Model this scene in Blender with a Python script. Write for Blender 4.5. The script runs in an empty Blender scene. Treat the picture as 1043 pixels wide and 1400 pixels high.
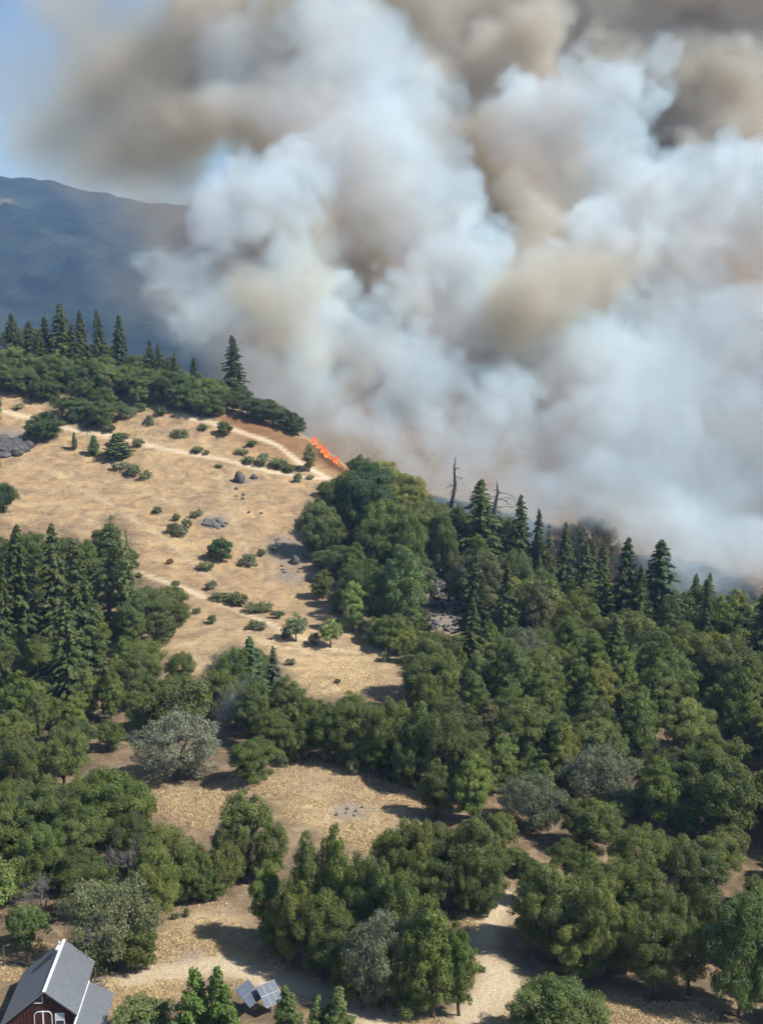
import bpy, bmesh, math, random, time
import numpy as np
from mathutils import Vector, Matrix
T0 = time.time()
sc = bpy.context.scene
col = sc.collection
# ------------------------------------------------------------------ camera
CAM = np.array([0.0, 0.0, 66.0]); PITCH = math.radians(10.3); F = 1650.0      # F: focal length in pixels of a 1043 x 1400 frame
cam = bpy.data.cameras.new('camera'); cam_ob = bpy.data.objects.new('camera', cam); col.objects.link(cam_ob)
cam_ob.location = CAM; cam_ob.rotation_euler = (math.pi / 2 - PITCH, 0, 0)
cam.sensor_fit = 'VERTICAL'; cam.angle = 2 * math.atan(700 / F); cam.clip_start = 1; cam.clip_end = 30000
sc.camera = cam_ob
# ------------------------------------------------------------------ sky and sun
EL = math.radians(47); AZ = math.radians(110)                                  # azimuth clockwise from +Y
SUN = Vector((math.sin(AZ) * math.cos(EL), math.cos(AZ) * math.cos(EL), math.sin(EL)))
world = bpy.data.worlds.new('World'); sc.world = world; world.use_nodes = True
wt = world.node_tree; bg = wt.nodes['Background']
sky = wt.nodes.new('ShaderNodeTexSky'); sky.sky_type = 'NISHITA'; sky.sun_disc = False
sky.sun_elevation = EL; sky.sun_rotation = AZ; sky.altitude = 300; sky.air_density = 1.0; sky.dust_density = 0.3; sky.ozone_density = 1.0
wt.links.new(sky.outputs[0], bg.inputs[0]); bg.inputs[1].default_value = 0.075
sl = bpy.data.lights.new('sun', 'SUN'); sl.energy = 5.0; sl.angle = math.radians(0.5); sl.color = (1.0, 0.95, 0.87)
sun_ob = bpy.data.objects.new('sun', sl); col.objects.link(sun_ob); sun_ob.rotation_euler = SUN.to_track_quat('Z', 'Y').to_euler()
sc.view_settings.view_transform = 'Standard'; sc.view_settings.look = 'None'; sc.view_settings.exposure = 0.66
sc.render.engine = 'CYCLES'
cy = sc.cycles
cy.use_denoising = True; cy.use_adaptive_sampling = True; cy.adaptive_threshold = 0.04; cy.adaptive_min_samples = 16
cy.max_bounces = 12; cy.diffuse_bounces = 3; cy.glossy_bounces = 2; cy.transmission_bounces = 4; cy.transparent_max_bounces = 16
cy.volume_bounces = 5; cy.volume_step_rate = 2.5; cy.volume_max_steps = 256

FW = np.array([0, math.cos(PITCH), -math.sin(PITCH)]); UPV = np.array([0, math.sin(PITCH), math.cos(PITCH)]); RT = np.array([1.0, 0, 0])
def at(px, py, d):
    return CAM + d * (FW + (px - 521.5) / F * RT - (py - 700) / F * UPV)
def project(P):
    q = np.asarray(P, float) - CAM; d = q @ FW
    return 521.5 + F * (q @ RT) / d, 700 - F * (q @ UPV) / d, d
R = random.Random(11)
rng = np.random.default_rng(7)
# ------------------------------------------------------------------ noise
LAT = rng.random((64, 64, 64)).astype(np.float32)
def vnoise(x, y, z):
    xi = np.floor(x); yi = np.floor(y); zi = np.floor(z)
    fx = x - xi; fy = y - yi; fz = z - zi
    fx = fx * fx * (3 - 2 * fx); fy = fy * fy * (3 - 2 * fy); fz = fz * fz * (3 - 2 * fz)
    xi = xi.astype(np.int32) & 63; yi = yi.astype(np.int32) & 63; zi = zi.astype(np.int32) & 63
    x1 = (xi + 1) & 63; y1 = (yi + 1) & 63; z1 = (zi + 1) & 63
    a = LAT[xi, yi, zi] * (1 - fx) + LAT[x1, yi, zi] * fx
    b = LAT[xi, y1, zi] * (1 - fx) + LAT[x1, y1, zi] * fx
    c = LAT[xi, yi, z1] * (1 - fx) + LAT[x1, yi, z1] * fx
    d = LAT[xi, y1, z1] * (1 - fx) + LAT[x1, y1, z1] * fx
    a = a * (1 - fy) + b * fy; c = c * (1 - fy) + d * fy
    return (a * (1 - fz) + c * fz) * 2 - 1
def fbm(x, y, z, s, o, g=.5, off=0.0, billow=False):
    r = 0; amp = 1; t = 0
    for i in range(o):
        x, y, z = .36 * x + .48 * y - .8 * z, -.8 * x + .6 * y, .48 * x + .64 * y + .6 * z      # turn the lattice for every octave
        n = vnoise(x / s + off + i * 7.3, y / s + off * 1.7 + i * 3.1, z / s + off * .6 + i * 5.7)
        r = r + amp * (np.abs(n) * 2 - .6 if billow else n); t += amp; amp *= g; s *= .48
    return r / t
# ------------------------------------------------------------------ object helpers
def link(o, parent=None):
    col.objects.link(o)
    if parent is not None: o.parent = parent
    return o
def tag(o, label=None, cat=None, group=None, kind=None):
    for k, v in (('label', label), ('category', cat), ('group', group), ('kind', kind)):
        if v: o[k] = v
    return o
def empty(name, loc, rz=0.0):
    o = bpy.data.objects.new(name, None); o.location = loc; o.rotation_euler = (0, 0, rz); o.empty_display_size = .2
    return link(o)
def mesh_np(name, V, Q, mat, smooth=False, tint=None):
    """V (n,3), Q (m,4) or (m,3) index arrays"""
    me = bpy.data.meshes.new(name); V = np.asarray(V, np.float32); Q = np.asarray(Q, np.int32); k = Q.shape[1]
    me.vertices.add(len(V)); me.vertices.foreach_set('co', V.ravel())
    me.loops.add(Q.size); me.loops.foreach_set('vertex_index', Q.ravel())
    me.polygons.add(len(Q)); me.polygons.foreach_set('loop_start', np.arange(0, Q.size, k, dtype=np.int32))
    me.polygons.foreach_set('loop_total', np.full(len(Q), k, np.int32))
    me.polygons.foreach_set('use_smooth', np.full(len(Q), smooth))
    me.update(calc_edges=True)
    if tint is not None:
        a = me.attributes.new('tint', 'FLOAT', 'POINT'); a.data.foreach_set('value', np.asarray(tint, np.float32))
    me.materials.append(mat)
    return me
class MB:
    def __init__(s): s.V = []; s.Q = []
    def quad(s, a, b, c, d):
        n = len(s.V); s.V += [tuple(a), tuple(b), tuple(c), tuple(d)]; s.Q.append((n, n + 1, n + 2, n + 3))
    def poly(s, pts):
        n = len(s.V); s.V += [tuple(p) for p in pts]; s.Q.append(tuple(range(n, n + len(pts))))
    def box(s, x0, x1, y0, y1, z0, z1, M=None):
        n = len(s.V); P = [Vector((x, y, z)) for z in (z0, z1) for y in (y0, y1) for x in (x0, x1)]
        if M: P = [M @ p for p in P]
        s.V += [tuple(p) for p in P]
        s.Q += [tuple(n + i for i in f) for f in ((0, 2, 3, 1), (4, 5, 7, 6), (0, 1, 5, 4), (2, 6, 7, 3), (0, 4, 6, 2), (1, 3, 7, 5))]
    def prism(s, pts, thick):
        """closed outline pts (3D, planar), extruded by vector thick"""
        n = len(s.V); k = len(pts); t = Vector(thick)
        s.V += [tuple(p) for p in pts] + [tuple(Vector(p) + t) for p in pts]
        s.Q.append(tuple(range(n + k - 1, n - 1, -1))); s.Q.append(tuple(range(n + k, n + 2 * k)))
        for i in range(k):
            j = (i + 1) % k; s.Q.append((n + i, n + j, n + k + j, n + k + i))
    def tube(s, pts, rad, k=6):
        n = len(s.V); pts = [Vector(p) for p in pts]
        for i, p in enumerate(pts):
            t = (pts[min(i + 1, len(pts) - 1)] - pts[max(i - 1, 0)]).normalized()
            a = t.orthogonal().normalized() if i == 0 else (a - t * a.dot(t)).normalized()
            b = t.cross(a)
            for j in range(k):
                w = 2 * math.pi * j / k; s.V.append(tuple(p + (a * math.cos(w) + b * math.sin(w)) * rad[i]))
        for i in range(len(pts) - 1):
            for j in range(k):
                j2 = (j + 1) % k; s.Q.append((n + i * k + j, n + i * k + j2, n + (i + 1) * k + j2, n + (i + 1) * k + j))
        s.Q.append(tuple(n + j for j in range(k - 1, -1, -1))); m = n + (len(pts) - 1) * k; s.Q.append(tuple(m + j for j in range(k)))
    def mesh(s, name, mat, smooth=False):
        me = bpy.data.meshes.new(name); me.from_pydata(s.V, [], s.Q); me.update()
        if smooth: me.polygons.foreach_set('use_smooth', [True] * len(me.polygons))
        me.materials.append(mat); return me
    def build(s, name, mat, parent=None, smooth=False):
        return link(bpy.data.objects.new(name, s.mesh(name, mat, smooth)), parent)
# ------------------------------------------------------------------ materials
def nodes(name):
    m = bpy.data.materials.new(name); m.use_nodes = True; t = m.node_tree
    return m, t, t.nodes['Principled BSDF'], t.nodes['Material Output']
def plain(name, c, rough=.7, var=.12, scale=3.0, bump=0.0, metal=0.0, spec=.3):
    m, t, b, o = nodes(name)
    tc = t.nodes.new('ShaderNodeTexCoord'); n = t.nodes.new('ShaderNodeTexNoise'); n.inputs['Scale'].default_value = scale; n.inputs['Detail'].default_value = 6
    t.links.new(tc.outputs['Object'], n.inputs['Vector'])
    r = t.nodes.new('ShaderNodeValToRGB'); r.color_ramp.elements[0].position = .3; r.color_ramp.elements[1].position = .7
    r.color_ramp.elements[0].color = (*[x * (1 - var) for x in c], 1); r.color_ramp.elements[1].color = (*[min(1, x * (1 + var)) for x in c], 1)
    t.links.new(n.outputs['Fac'], r.inputs[0]); t.links.new(r.outputs[0], b.inputs['Base Color'])
    b.inputs['Roughness'].default_value = rough; b.inputs['Metallic'].default_value = metal; b.inputs['Specular IOR Level'].default_value = spec
    if bump:
        bp = t.nodes.new('ShaderNodeBump'); bp.inputs['Strength'].default_value = bump; bp.inputs['Distance'].default_value = .1
        t.links.new(n.outputs['Fac'], bp.inputs['Height']); t.links.new(bp.outputs[0], b.inputs['Normal'])
    return m
def leaf_material(name, translucent=.28):
    """colour = the object's own colour, varied leaf by leaf (tint attribute) and patch by patch"""
    m, t, b, o = nodes(name)
    oi = t.nodes.new('ShaderNodeObjectInfo'); a = t.nodes.new('ShaderNodeAttribute'); a.attribute_name = 'tint'
    tc = t.nodes.new('ShaderNodeTexCoord'); n = t.nodes.new('ShaderNodeTexNoise'); n.inputs['Scale'].default_value = .55; n.inputs['Detail'].default_value = 3
    t.links.new(tc.outputs['Object'], n.inputs['Vector'])
    ad = t.nodes.new('ShaderNodeMath'); ad.operation = 'MULTIPLY_ADD'; ad.inputs[1].default_value = .9; t.links.new(n.outputs['Fac'], ad.inputs[0]); t.links.new(a.outputs['Fac'], ad.inputs[2])
    hs = t.nodes.new('ShaderNodeHueSaturation'); t.links.new(oi.outputs['Color'], hs.inputs['Color'])
    mr = t.nodes.new('ShaderNodeMapRange'); mr.inputs['From Min'].default_value = 0; mr.inputs['From Max'].default_value = 1.6; mr.inputs['To Min'].default_value = .45; mr.inputs['To Max'].default_value = 1.5
    t.links.new(ad.outputs[0], mr.inputs['Value']); t.links.new(mr.outputs[0], hs.inputs['Value'])
    mh = t.nodes.new('ShaderNodeMapRange'); mh.inputs['To Min'].default_value = .53; mh.inputs['To Max'].default_value = .465; t.links.new(a.outputs['Fac'], mh.inputs['Value']); t.links.new(mh.outputs[0], hs.inputs['Hue'])
    t.links.new(hs.outputs[0], b.inputs['Base Color']); b.inputs['Roughness'].default_value = .55; b.inputs['Specular IOR Level'].default_value = .25
    tr = t.nodes.new('ShaderNodeBsdfTranslucent'); t.links.new(hs.outputs[0], tr.inputs['Color'])
    mx = t.nodes.new('ShaderNodeMixShader'); mx.inputs[0].default_value = translucent
    t.links.new(b.outputs[0], mx.inputs[1]); t.links.new(tr.outputs[0], mx.inputs[2]); t.links.new(mx.outputs[0], o.inputs['Surface'])
    return m
M_LEAF = leaf_material('broad_leaves'); M_NEEDLE = leaf_material('conifer_needles', .1)
M_BARK = plain('bark', (.085, .065, .05), .9, .35, 6, .5)
M_PALEBARK = plain('lichen_bark', (.27, .26, .23), .9, .3, 6, .5)
M_DEADBARK = plain('dead_grey_wood', (.17, .155, .14), .9, .3, 5, .4)
M_BURNT = plain('dead_dark_wood', (.06, .052, .047), .9, .3, 5, .4)
M_ROCK = plain('grey_rock', (.13, .122, .112), .95, .4, 1.6, 1.0)
M_DARKROCK = plain('dark_rock', (.085, .08, .075), .95, .45, 1.8, 1.0)
# ------------------------------------------------------------------ terrain
# ground points read off the photograph with their estimated distance (px, py, depth)
CTRL = [(0, 1440, 99), (250, 1440, 99), (521, 1440, 99), (800, 1440, 99), (1043, 1440, 100),
        (60, 1330, 112), (300, 1320, 113), (560, 1330, 113), (800, 1340, 112), (1043, 1340, 114),
        (0, 1250, 124), (250, 1250, 122), (680, 1250, 122), (1000, 1250, 126),
        (0, 1100, 148), (200, 1110, 143), (400, 1120, 141), (560, 1115, 142), (750, 1130, 143), (1043, 1100, 146),
        (200, 1050, 156), (420, 1030, 158), (600, 1050, 157), (850, 1030, 160), (1043, 1010, 163),
        (0, 960, 183), (200, 960, 182), (400, 960, 181), (560, 955, 183), (700, 960, 181), (900, 950, 182), (1043, 945, 183),
        (0, 880, 211), (230, 880, 207), (350, 860, 213), (520, 880, 209), (640, 860, 218), (800, 880, 212),
        (60, 800, 232), (250, 800, 236), (400, 800, 238), (520, 800, 240), (620, 790, 245),
        (0, 700, 262), (150, 700, 264), (300, 700, 266), (420, 700, 268),
        (0, 600, 297), (150, 610, 296), (300, 620, 296), (400, 640, 293), (60, 540, 318), (200, 550, 316), (330, 580, 308), (400, 608, 302), (440, 645, 293),
        (0, 478, 340), (100, 490, 340), (200, 512, 336), (300, 545, 326), (400, 586, 311), (432, 604, 306), (470, 640, 297), (540, 700, 281),
        (600, 745, 268), (700, 800, 252), (850, 860, 234), (1000, 895, 216), (1060, 905, 208),
        # behind the crest
        (0, 530, 420), (150, 560, 400), (300, 600, 380), (420, 650, 352), (520, 720, 335), (620, 780, 312), (720, 840, 295), (860, 900, 272), (1000, 930, 250),
        (600, 730, 410), (700, 770, 400), (800, 805, 385), (950, 850, 365), (1060, 870, 350), (400, 650, 470), (200, 620, 500), (800, 770, 470), (1000, 840, 430)]
CP = np.array([at(*c) for c in CTRL])
EXTRA = np.array([(-160, 60, 6), (0, 50, 0), (170, 60, 6), (-190, 200, 22), (-200, 300, 48), (170, 150, 12), (190, 230, 4), (200, 330, -25), (-190, 420, 20), (0, 560, -40), (180, 520, -40), (-180, 540, -30), (-90, 130, 8), (110, 180, 8)], float)
CP = np.vstack([CP, EXTRA])
def tps_k(r2): return np.where(r2 > 1e-9, r2 * np.log(np.maximum(r2, 1e-9)), 0)
nC = len(CP)
K = tps_k(((CP[:, None, :2] - CP[None, :, :2]) ** 2).sum(-1)) + np.eye(nC) * 150.0
P_ = np.hstack([np.ones((nC, 1)), CP[:, :2]])
SOL = np.linalg.solve(np.block([[K, P_], [P_.T, np.zeros((3, 3))]]), np.concatenate([CP[:, 2], np.zeros(3)]))
def tps(x, y):
    out = SOL[nC] + SOL[nC + 1] * x + SOL[nC + 2] * y
    for i in range(nC): out = out + SOL[i] * tps_k((x - CP[i, 0]) ** 2 + (y - CP[i, 1]) ** 2)
    return out
LX0, LX1, LY0, LY1 = -190., 195., 55., 520.
def far_level(x, y): return -45 + 12 * fbm(x, y, x * 0 + 3.3, 400, 3)
def spaced(a, b, step, lo, hi, n):
    core = np.arange(a, b + .01, step); g = np.geomspace(1, 1 + (hi - b), n)[1:] - 1; h = np.geomspace(1, 1 + (a - lo), n)[1:] - 1
    return np.concatenate([(a - h)[::-1], core, b + g])
GX = spaced(LX0, LX1, 1.0, -9000, 9000, 26); GY = spaced(LY0, 440., 1.0, -6000, 14000, 30)
XX, YY = np.meshgrid(GX, GY, indexing='ij')
cx, cyy = np.clip(XX, LX0, LX1), np.clip(YY, LY0, LY1)
ZZ = tps(cx, cyy)
od = np.hypot(XX - cx, YY - cyy); bl = np.clip(od / 350, 0, 1); bl = bl * bl * (3 - 2 * bl)
ZZ = ZZ * (1 - bl) + far_level(XX, YY) * bl
zz0 = XX * 0
ZZ = ZZ + .55 * fbm(XX, YY, zz0, 14, 4, .55, 2.0) + 1.1 * fbm(XX, YY, zz0 + 9, 45, 2)
# terracettes and gullies of the steep grass slope
def hgt(x, y):
    x = np.asarray(x, float); y = np.asarray(y, float)
    i = np.clip(np.searchsorted(GX, x) - 1, 0, len(GX) - 2); j = np.clip(np.searchsorted(GY, y) - 1, 0, len(GY) - 2)
    u = (x - GX[i]) / (GX[i + 1] - GX[i]); v = (y - GY[j]) / (GY[j + 1] - GY[j])
    return (ZZ[i, j] * (1 - u) + ZZ[i + 1, j] * u) * (1 - v) + (ZZ[i, j + 1] * (1 - u) + ZZ[i + 1, j + 1] * u) * v
TS = np.arange(70, 620, .5)
def ground(px, py):
    """point of the terrain seen at this place of the photograph, and its depth"""
    P = CAM + TS[:, None] * (FW + (px - 521.5) / F * RT - (py - 700) / F * UPV)[None]
    k = np.nonzero(P[:, 2] < hgt(P[:, 0], P[:, 1]))[0]
    k = k[0] if len(k) else len(TS) - 1
    p = P[k].copy(); p[2] = hgt(p[0], p[1]); return p, TS[k]
def poly_mask(px, py, poly):
    px = np.asarray(px, float); py = np.asarray(py, float); ins = np.zeros(px.shape, bool); n = len(poly)
    for i in range(n):
        x0, y0 = poly[i]; x1, y1 = poly[(i + 1) % n]
        if y0 == y1: continue
        c = ((y0 > py) != (y1 > py)) & (px < (x1 - x0) * (py - y0) / (y1 - y0) + x0); ins ^= c
    return ins
# open grassland as it shows between the crowns
OPEN = [[(0, 536), (60, 548), (78, 575), (120, 588), (150, 580), (185, 548), (215, 545), (245, 565), (290, 578), (312, 566), (345, 582), (385, 596), (415, 612), (450, 640), (452, 652), (432, 668), (414, 690), (408, 705), (412, 735), (430, 765), (432, 800), (452, 835), (480, 858), (515, 878), (543, 905), (562, 943), (555, 955), (470, 947), (440, 955), (405, 930), (388, 905), (350, 885), (320, 880), (290, 892), (278, 930), (255, 920), (230, 890), (205, 880), (192, 866), (240, 850), (262, 832), (240, 800), (212, 790), (192, 780), (186, 735), (170, 712), (150, 700), (130, 730), (110, 738), (85, 715), (60, 728), (35, 716), (0, 735)],
        [(170, 1048), (210, 1068), (260, 1080), (300, 1072), (320, 1062), (372, 1064), (385, 1040), (440, 1038), (470, 1052), (510, 1058), (560, 1078), (630, 1106), (622, 1116), (560, 1110), (525, 1125), (520, 1165), (490, 1162), (470, 1150), (430, 1135), (395, 1130), (385, 1095), (345, 1082), (305, 1095), (300, 1110), (290, 1128), (260, 1130), (215, 1112), (205, 1088), (180, 1068)],
        [(250, 1238), (300, 1228), (328, 1240), (340, 1285), (360, 1305), (420, 1335), (470, 1352), (520, 1372), (560, 1388), (620, 1394), (648, 1362), (655, 1310), (640, 1275), (625, 1252), (650, 1240), (690, 1218), (715, 1200), (712, 1235), (682, 1250), (672, 1270), (674, 1310), (700, 1335), (760, 1352), (800, 1367), (830, 1388), (860, 1405), (840, 1405), (820, 1390), (780, 1365), (750, 1360), (700, 1385), (680, 1405), (480, 1405), (470, 1365), (440, 1362), (380, 1350), (330, 1350), (310, 1325), (270, 1335), (230, 1372), (150, 1380), (130, 1340), (190, 1332), (215, 1300), (230, 1270)],
        [(690, 1335), (760, 1352), (850, 1366), (900, 1368), (960, 1376), (1000, 1405), (700, 1405)],
        [(-20, 1300), (70, 1292), (30, 1340), (-20, 1350)],
        [(583, 745), (600, 740), (612, 790), (630, 845), (600, 862), (588, 860), (586, 800)],
        [(640, 850), (690, 852), (682, 876), (645, 864)], [(330, 572), (400, 588), (425, 592), (478, 618), (474, 645), (450, 650), (420, 640)]]
GP = np.stack([XX, YY, ZZ], -1); PX, PY, PD = project(GP); PD = np.where(np.abs(PD) < 1e-3, 1e-3, PD)
inview = (PD > 50) & (PD < 360) & (PX > -60) & (PX < 1100)
openm = np.zeros(XX.shape, np.float32)
for pl in OPEN: openm = np.maximum(openm, (poly_mask(PX, PY, pl) & inview).astype(np.float32))
def blur(a, n):
    for _ in range(n):
        a = (a + np.roll(a, 1, 0) + np.roll(a, -1, 0) + np.roll(a, 1, 1) + np.roll(a, -1, 1)) / 5
    return a
OPENM = openm.copy()
openm = blur(openm, 4)
def line_mask(pts, width):
    m = np.full(XX.shape, 1e9); W = [ground(*p)[0] for p in pts]
    for a, b in zip(W[:-1], W[1:]):
        d = b[:2] - a[:2]; L2 = (d ** 2).sum(); t = np.clip(((XX - a[0]) * d[0] + (YY - a[1]) * d[1]) / L2, 0, 1)
        m = np.minimum(m, np.hypot(XX - a[0] - t * d[0], YY - a[1] - t * d[1]))
    m = m + .5 * fbm(XX, YY, zz0, 5, 2, off=5)
    return np.clip(1.5 - m / width, 0, 1)
track = np.zeros(XX.shape)
for pts, wd in [([(-20, 556), (40, 572), (100, 588), (160, 600), (230, 615), (300, 628), (370, 645), (420, 655), (450, 655)], .8),
                ([(250, 570), (330, 592), (380, 610), (420, 640), (445, 652)], .9),
                ([(190, 782), (260, 808), (330, 838), (400, 868), (460, 890)], .6),
                ([(640, 1395), (690, 1350), (668, 1290), (690, 1230)], 2.0),
                ([(520, 1400), (400, 1350), (300, 1320), (180, 1340)], 1.6)]:
    track = np.maximum(track, line_mask(pts, wd))
for pts, wd, f_ in [([(60, 640), (150, 690), (230, 740), (290, 790), (330, 832), (400, 880), (450, 905)], .5, .55), ([(0, 690), (80, 688), (130, 715), (160, 750)], .45, .5), ([(300, 645), (310, 690), (330, 735), (345, 775)], .45, .4), ([(180, 665), (240, 690), (330, 700), (400, 705)], .4, .4), ([(20, 640), (90, 650), (140, 665)], .4, .45), ([(250, 830), (330, 862), (410, 905), (500, 935)], .5, .5), ([(200, 1075), (330, 1100), (460, 1110), (600, 1108)], .4, .4), ([(430, 1040), (500, 1085), (560, 1100)], .35, .4), ([(300, 1245), (380, 1320), (500, 1385)], .5, .5), ([(270, 1250), (250, 1300), (200, 1340)], .5, .5)]:
    track = np.maximum(track, .65 * f_ * line_mask(pts, wd))
def spot(px, py, r):
    p, _ = ground(px, py); d = np.hypot(XX - p[0], YY - p[1]); return np.clip(1.4 - d / r + .45 * fbm(XX, YY, zz0, 4, 3, off=8), 0, 1)
rocky = np.zeros(XX.shape)
for s in [(15, 600, 5), (293, 712, 3), (405, 765, 4.5), (395, 790, 3), (600, 800, 9), (612, 850, 5), (330, 658, 2), (390, 745, 4), (1015, 900, 6), (480, 1112, 2.5), (262, 1316, 2.0)]: rocky = np.maximum(rocky, spot(*s))
redbrown = np.zeros(XX.shape)  # redder, browner ground along the crest beside the flames
for s in [(360, 592, 8), (395, 612, 7), (440, 625, 7), (330, 575, 7), (460, 640, 5)]: redbrown = np.maximum(redbrown, spot(*s))
char = np.zeros(XX.shape)
for s_ in [(432, 612, 1.8), (441, 622, 2.0), (450, 630, 2.2), (459, 637, 2.2), (467, 643, 2.0)]: char = np.maximum(char, spot(*s_))
def terrain_material():
    m, t, b, o = nodes('hillside'); N = t.nodes; Lk = t.links.new
    tc = N.new('ShaderNodeTexCoord')
    def noise(s, d=6, vec=None, rough=.6, dist=0.0):
        n = N.new('ShaderNodeTexNoise'); n.inputs['Scale'].default_value = s; n.inputs['Detail'].default_value = d; n.inputs['Roughness'].default_value = rough; n.inputs['Distortion'].default_value = dist
        Lk(vec or tc.outputs['Object'], n.inputs['Vector']); return n.outputs['Fac']
    def mapping(sx, sy, sz, rz=0):
        g = N.new('ShaderNodeMapping'); g.inputs['Scale'].default_value = (sx, sy, sz); g.inputs['Rotation'].default_value = (0, 0, rz); Lk(tc.outputs['Object'], g.inputs['Vector']); return g.outputs[0]
    def ramp(f, stops):
        r = N.new('ShaderNodeValToRGB'); e = r.color_ramp.elements
        while len(e) < len(stops): e.new(.5)
        for x, (p, c) in zip(e, stops): x.position = p; x.color = (*c, 1) if len(c) == 3 else c
        Lk(f, r.inputs[0]); return r.outputs[0]
    def mix(f, a, c, mode='MIX'):
        n = N.new('ShaderNodeMix'); n.data_type = 'RGBA'; n.blend_type = mode
        Lk(f, n.inputs[0]) if not isinstance(f, float) else setattr(n.inputs[0], 'default_value', f)
        for s, v in ((n.inputs[6], a), (n.inputs[7], c)):
            if isinstance(v, tuple): s.default_value = (*v, 1)
            else: Lk(v, s)
        return n.outputs[2]
    def attr(nm):
        a = N.new('ShaderNodeAttribute'); a.attribute_name = nm; return a.outputs['Fac']
    big = noise(.045, 7, None, .7, .6); mid = noise(.30, 9, None, .75, .5)
    streak = noise(1.0, 8, mapping(.16, .62, .4, math.radians(28)), .65)       # trampled contour lines
    fine = noise(2.6, 6, None, .75)
    grass = ramp(mid, [(.28, (.27, .185, .11)), (.42, (.41, .295, .165)), (.56, (.53, .395, .22)), (.72, (.64, .50, .29))])
    brown = ramp(fine, [(.3, (.20, .145, .098)), (.7, (.37, .275, .185))])
    st = N.new('ShaderNodeMix'); st.data_type = 'RGBA'; st.blend_type = 'MULTIPLY'; st.inputs[0].default_value = 1.0
    Lk(mix(ramp(big, [(.44, (0, 0, 0)), (.60, (.62, .62, .62))]), grass, brown), st.inputs[6]); Lk(ramp(streak, [(.32, (.74, .72, .70)), (.5, (1, 1, 1)), (.68, (1.15, 1.14, 1.1))]), st.inputs[7]); g = st.outputs[2]
    fm = N.new('ShaderNodeMix'); fm.data_type = 'RGBA'; fm.blend_type = 'MULTIPLY'; fm.inputs[0].default_value = 1.0
    Lk(g, fm.inputs[6]); Lk(ramp(fine, [(.25, (.72, .7, .68)), (.5, (1, 1, 1)), (.75, (1.15, 1.15, 1.12))]), fm.inputs[7]); g = fm.outputs[2]
    g = mix(ramp(attr('hill'), [(0, (0, 0, 0)), (1, (.72, .72, .72))]), g, mix(ramp(mid, [(.38, (0, 0, 0)), (.6, (1, 1, 1))]), (.20, .138, .085), (.44, .30, .155)))
    litter = ramp(mid, [(.3, (.10, .073, .046)), (.5, (.20, .146, .09)), (.68, (.38, .28, .165))])
    g = mix(attr('open'), litter, g)
    g = mix(attr('redbrown'), g, ramp(mid, [(.3, (.15, .075, .035)), (.7, (.29, .16, .075))]))
    g = mix(attr('char'), g, (.022, .018, .016))
    g = mix(attr('rocky'), g, ramp(fine, [(.35, (.10, .095, .088)), (.55, (.22, .21, .195)), (.7, (.33, .31, .28))]))
    g = mix(attr('track'), g, ramp(fine, [(.3, (.50, .39, .25)), (.7, (.68, .56, .385))]))
    Lk(g, b.inputs['Base Color']); b.inputs['Roughness'].default_value = .95; b.inputs['Specular IOR Level'].default_value = .1
    bp = N.new('ShaderNodeBump'); bp.inputs['Strength'].default_value = .9; bp.inputs['Distance'].default_value = .35
    ad = N.new('ShaderNodeMath'); ad.operation = 'ADD'; Lk(fine, ad.inputs[0]); Lk(mid, ad.inputs[1]); Lk(ad.outputs[0], bp.inputs['Height']); Lk(bp.outputs[0], b.inputs['Normal'])
    return m
nx, ny = XX.shape
I = np.arange(nx * ny).reshape(nx, ny)
Q = np.stack([I[:-1, :-1], I[1:, :-1], I[1:, 1:], I[:-1, 1:]], -1).reshape(-1, 4)
tme = mesh_np('ground', GP.reshape(-1, 3), Q, terrain_material(), True)
for nm, a in (('open', openm), ('track', track * np.clip(openm * 2, 0, 1)), ('rocky', blur(rocky, 1) * .75), ('redbrown', blur(redbrown, 3)), ('char', blur(char, 2)), ('hill', np.clip((YY - 196) / 18 + .5 * fbm(XX, YY, zz0, 12, 3, off=12), 0, 1))):
    at_ = tme.attributes.new(nm, 'FLOAT', 'POINT'); at_.data.foreach_set('value', np.clip(a, 0, 1).astype(np.float32).ravel())
tag(link(bpy.data.objects.new('ground', tme)), kind='structure')
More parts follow.
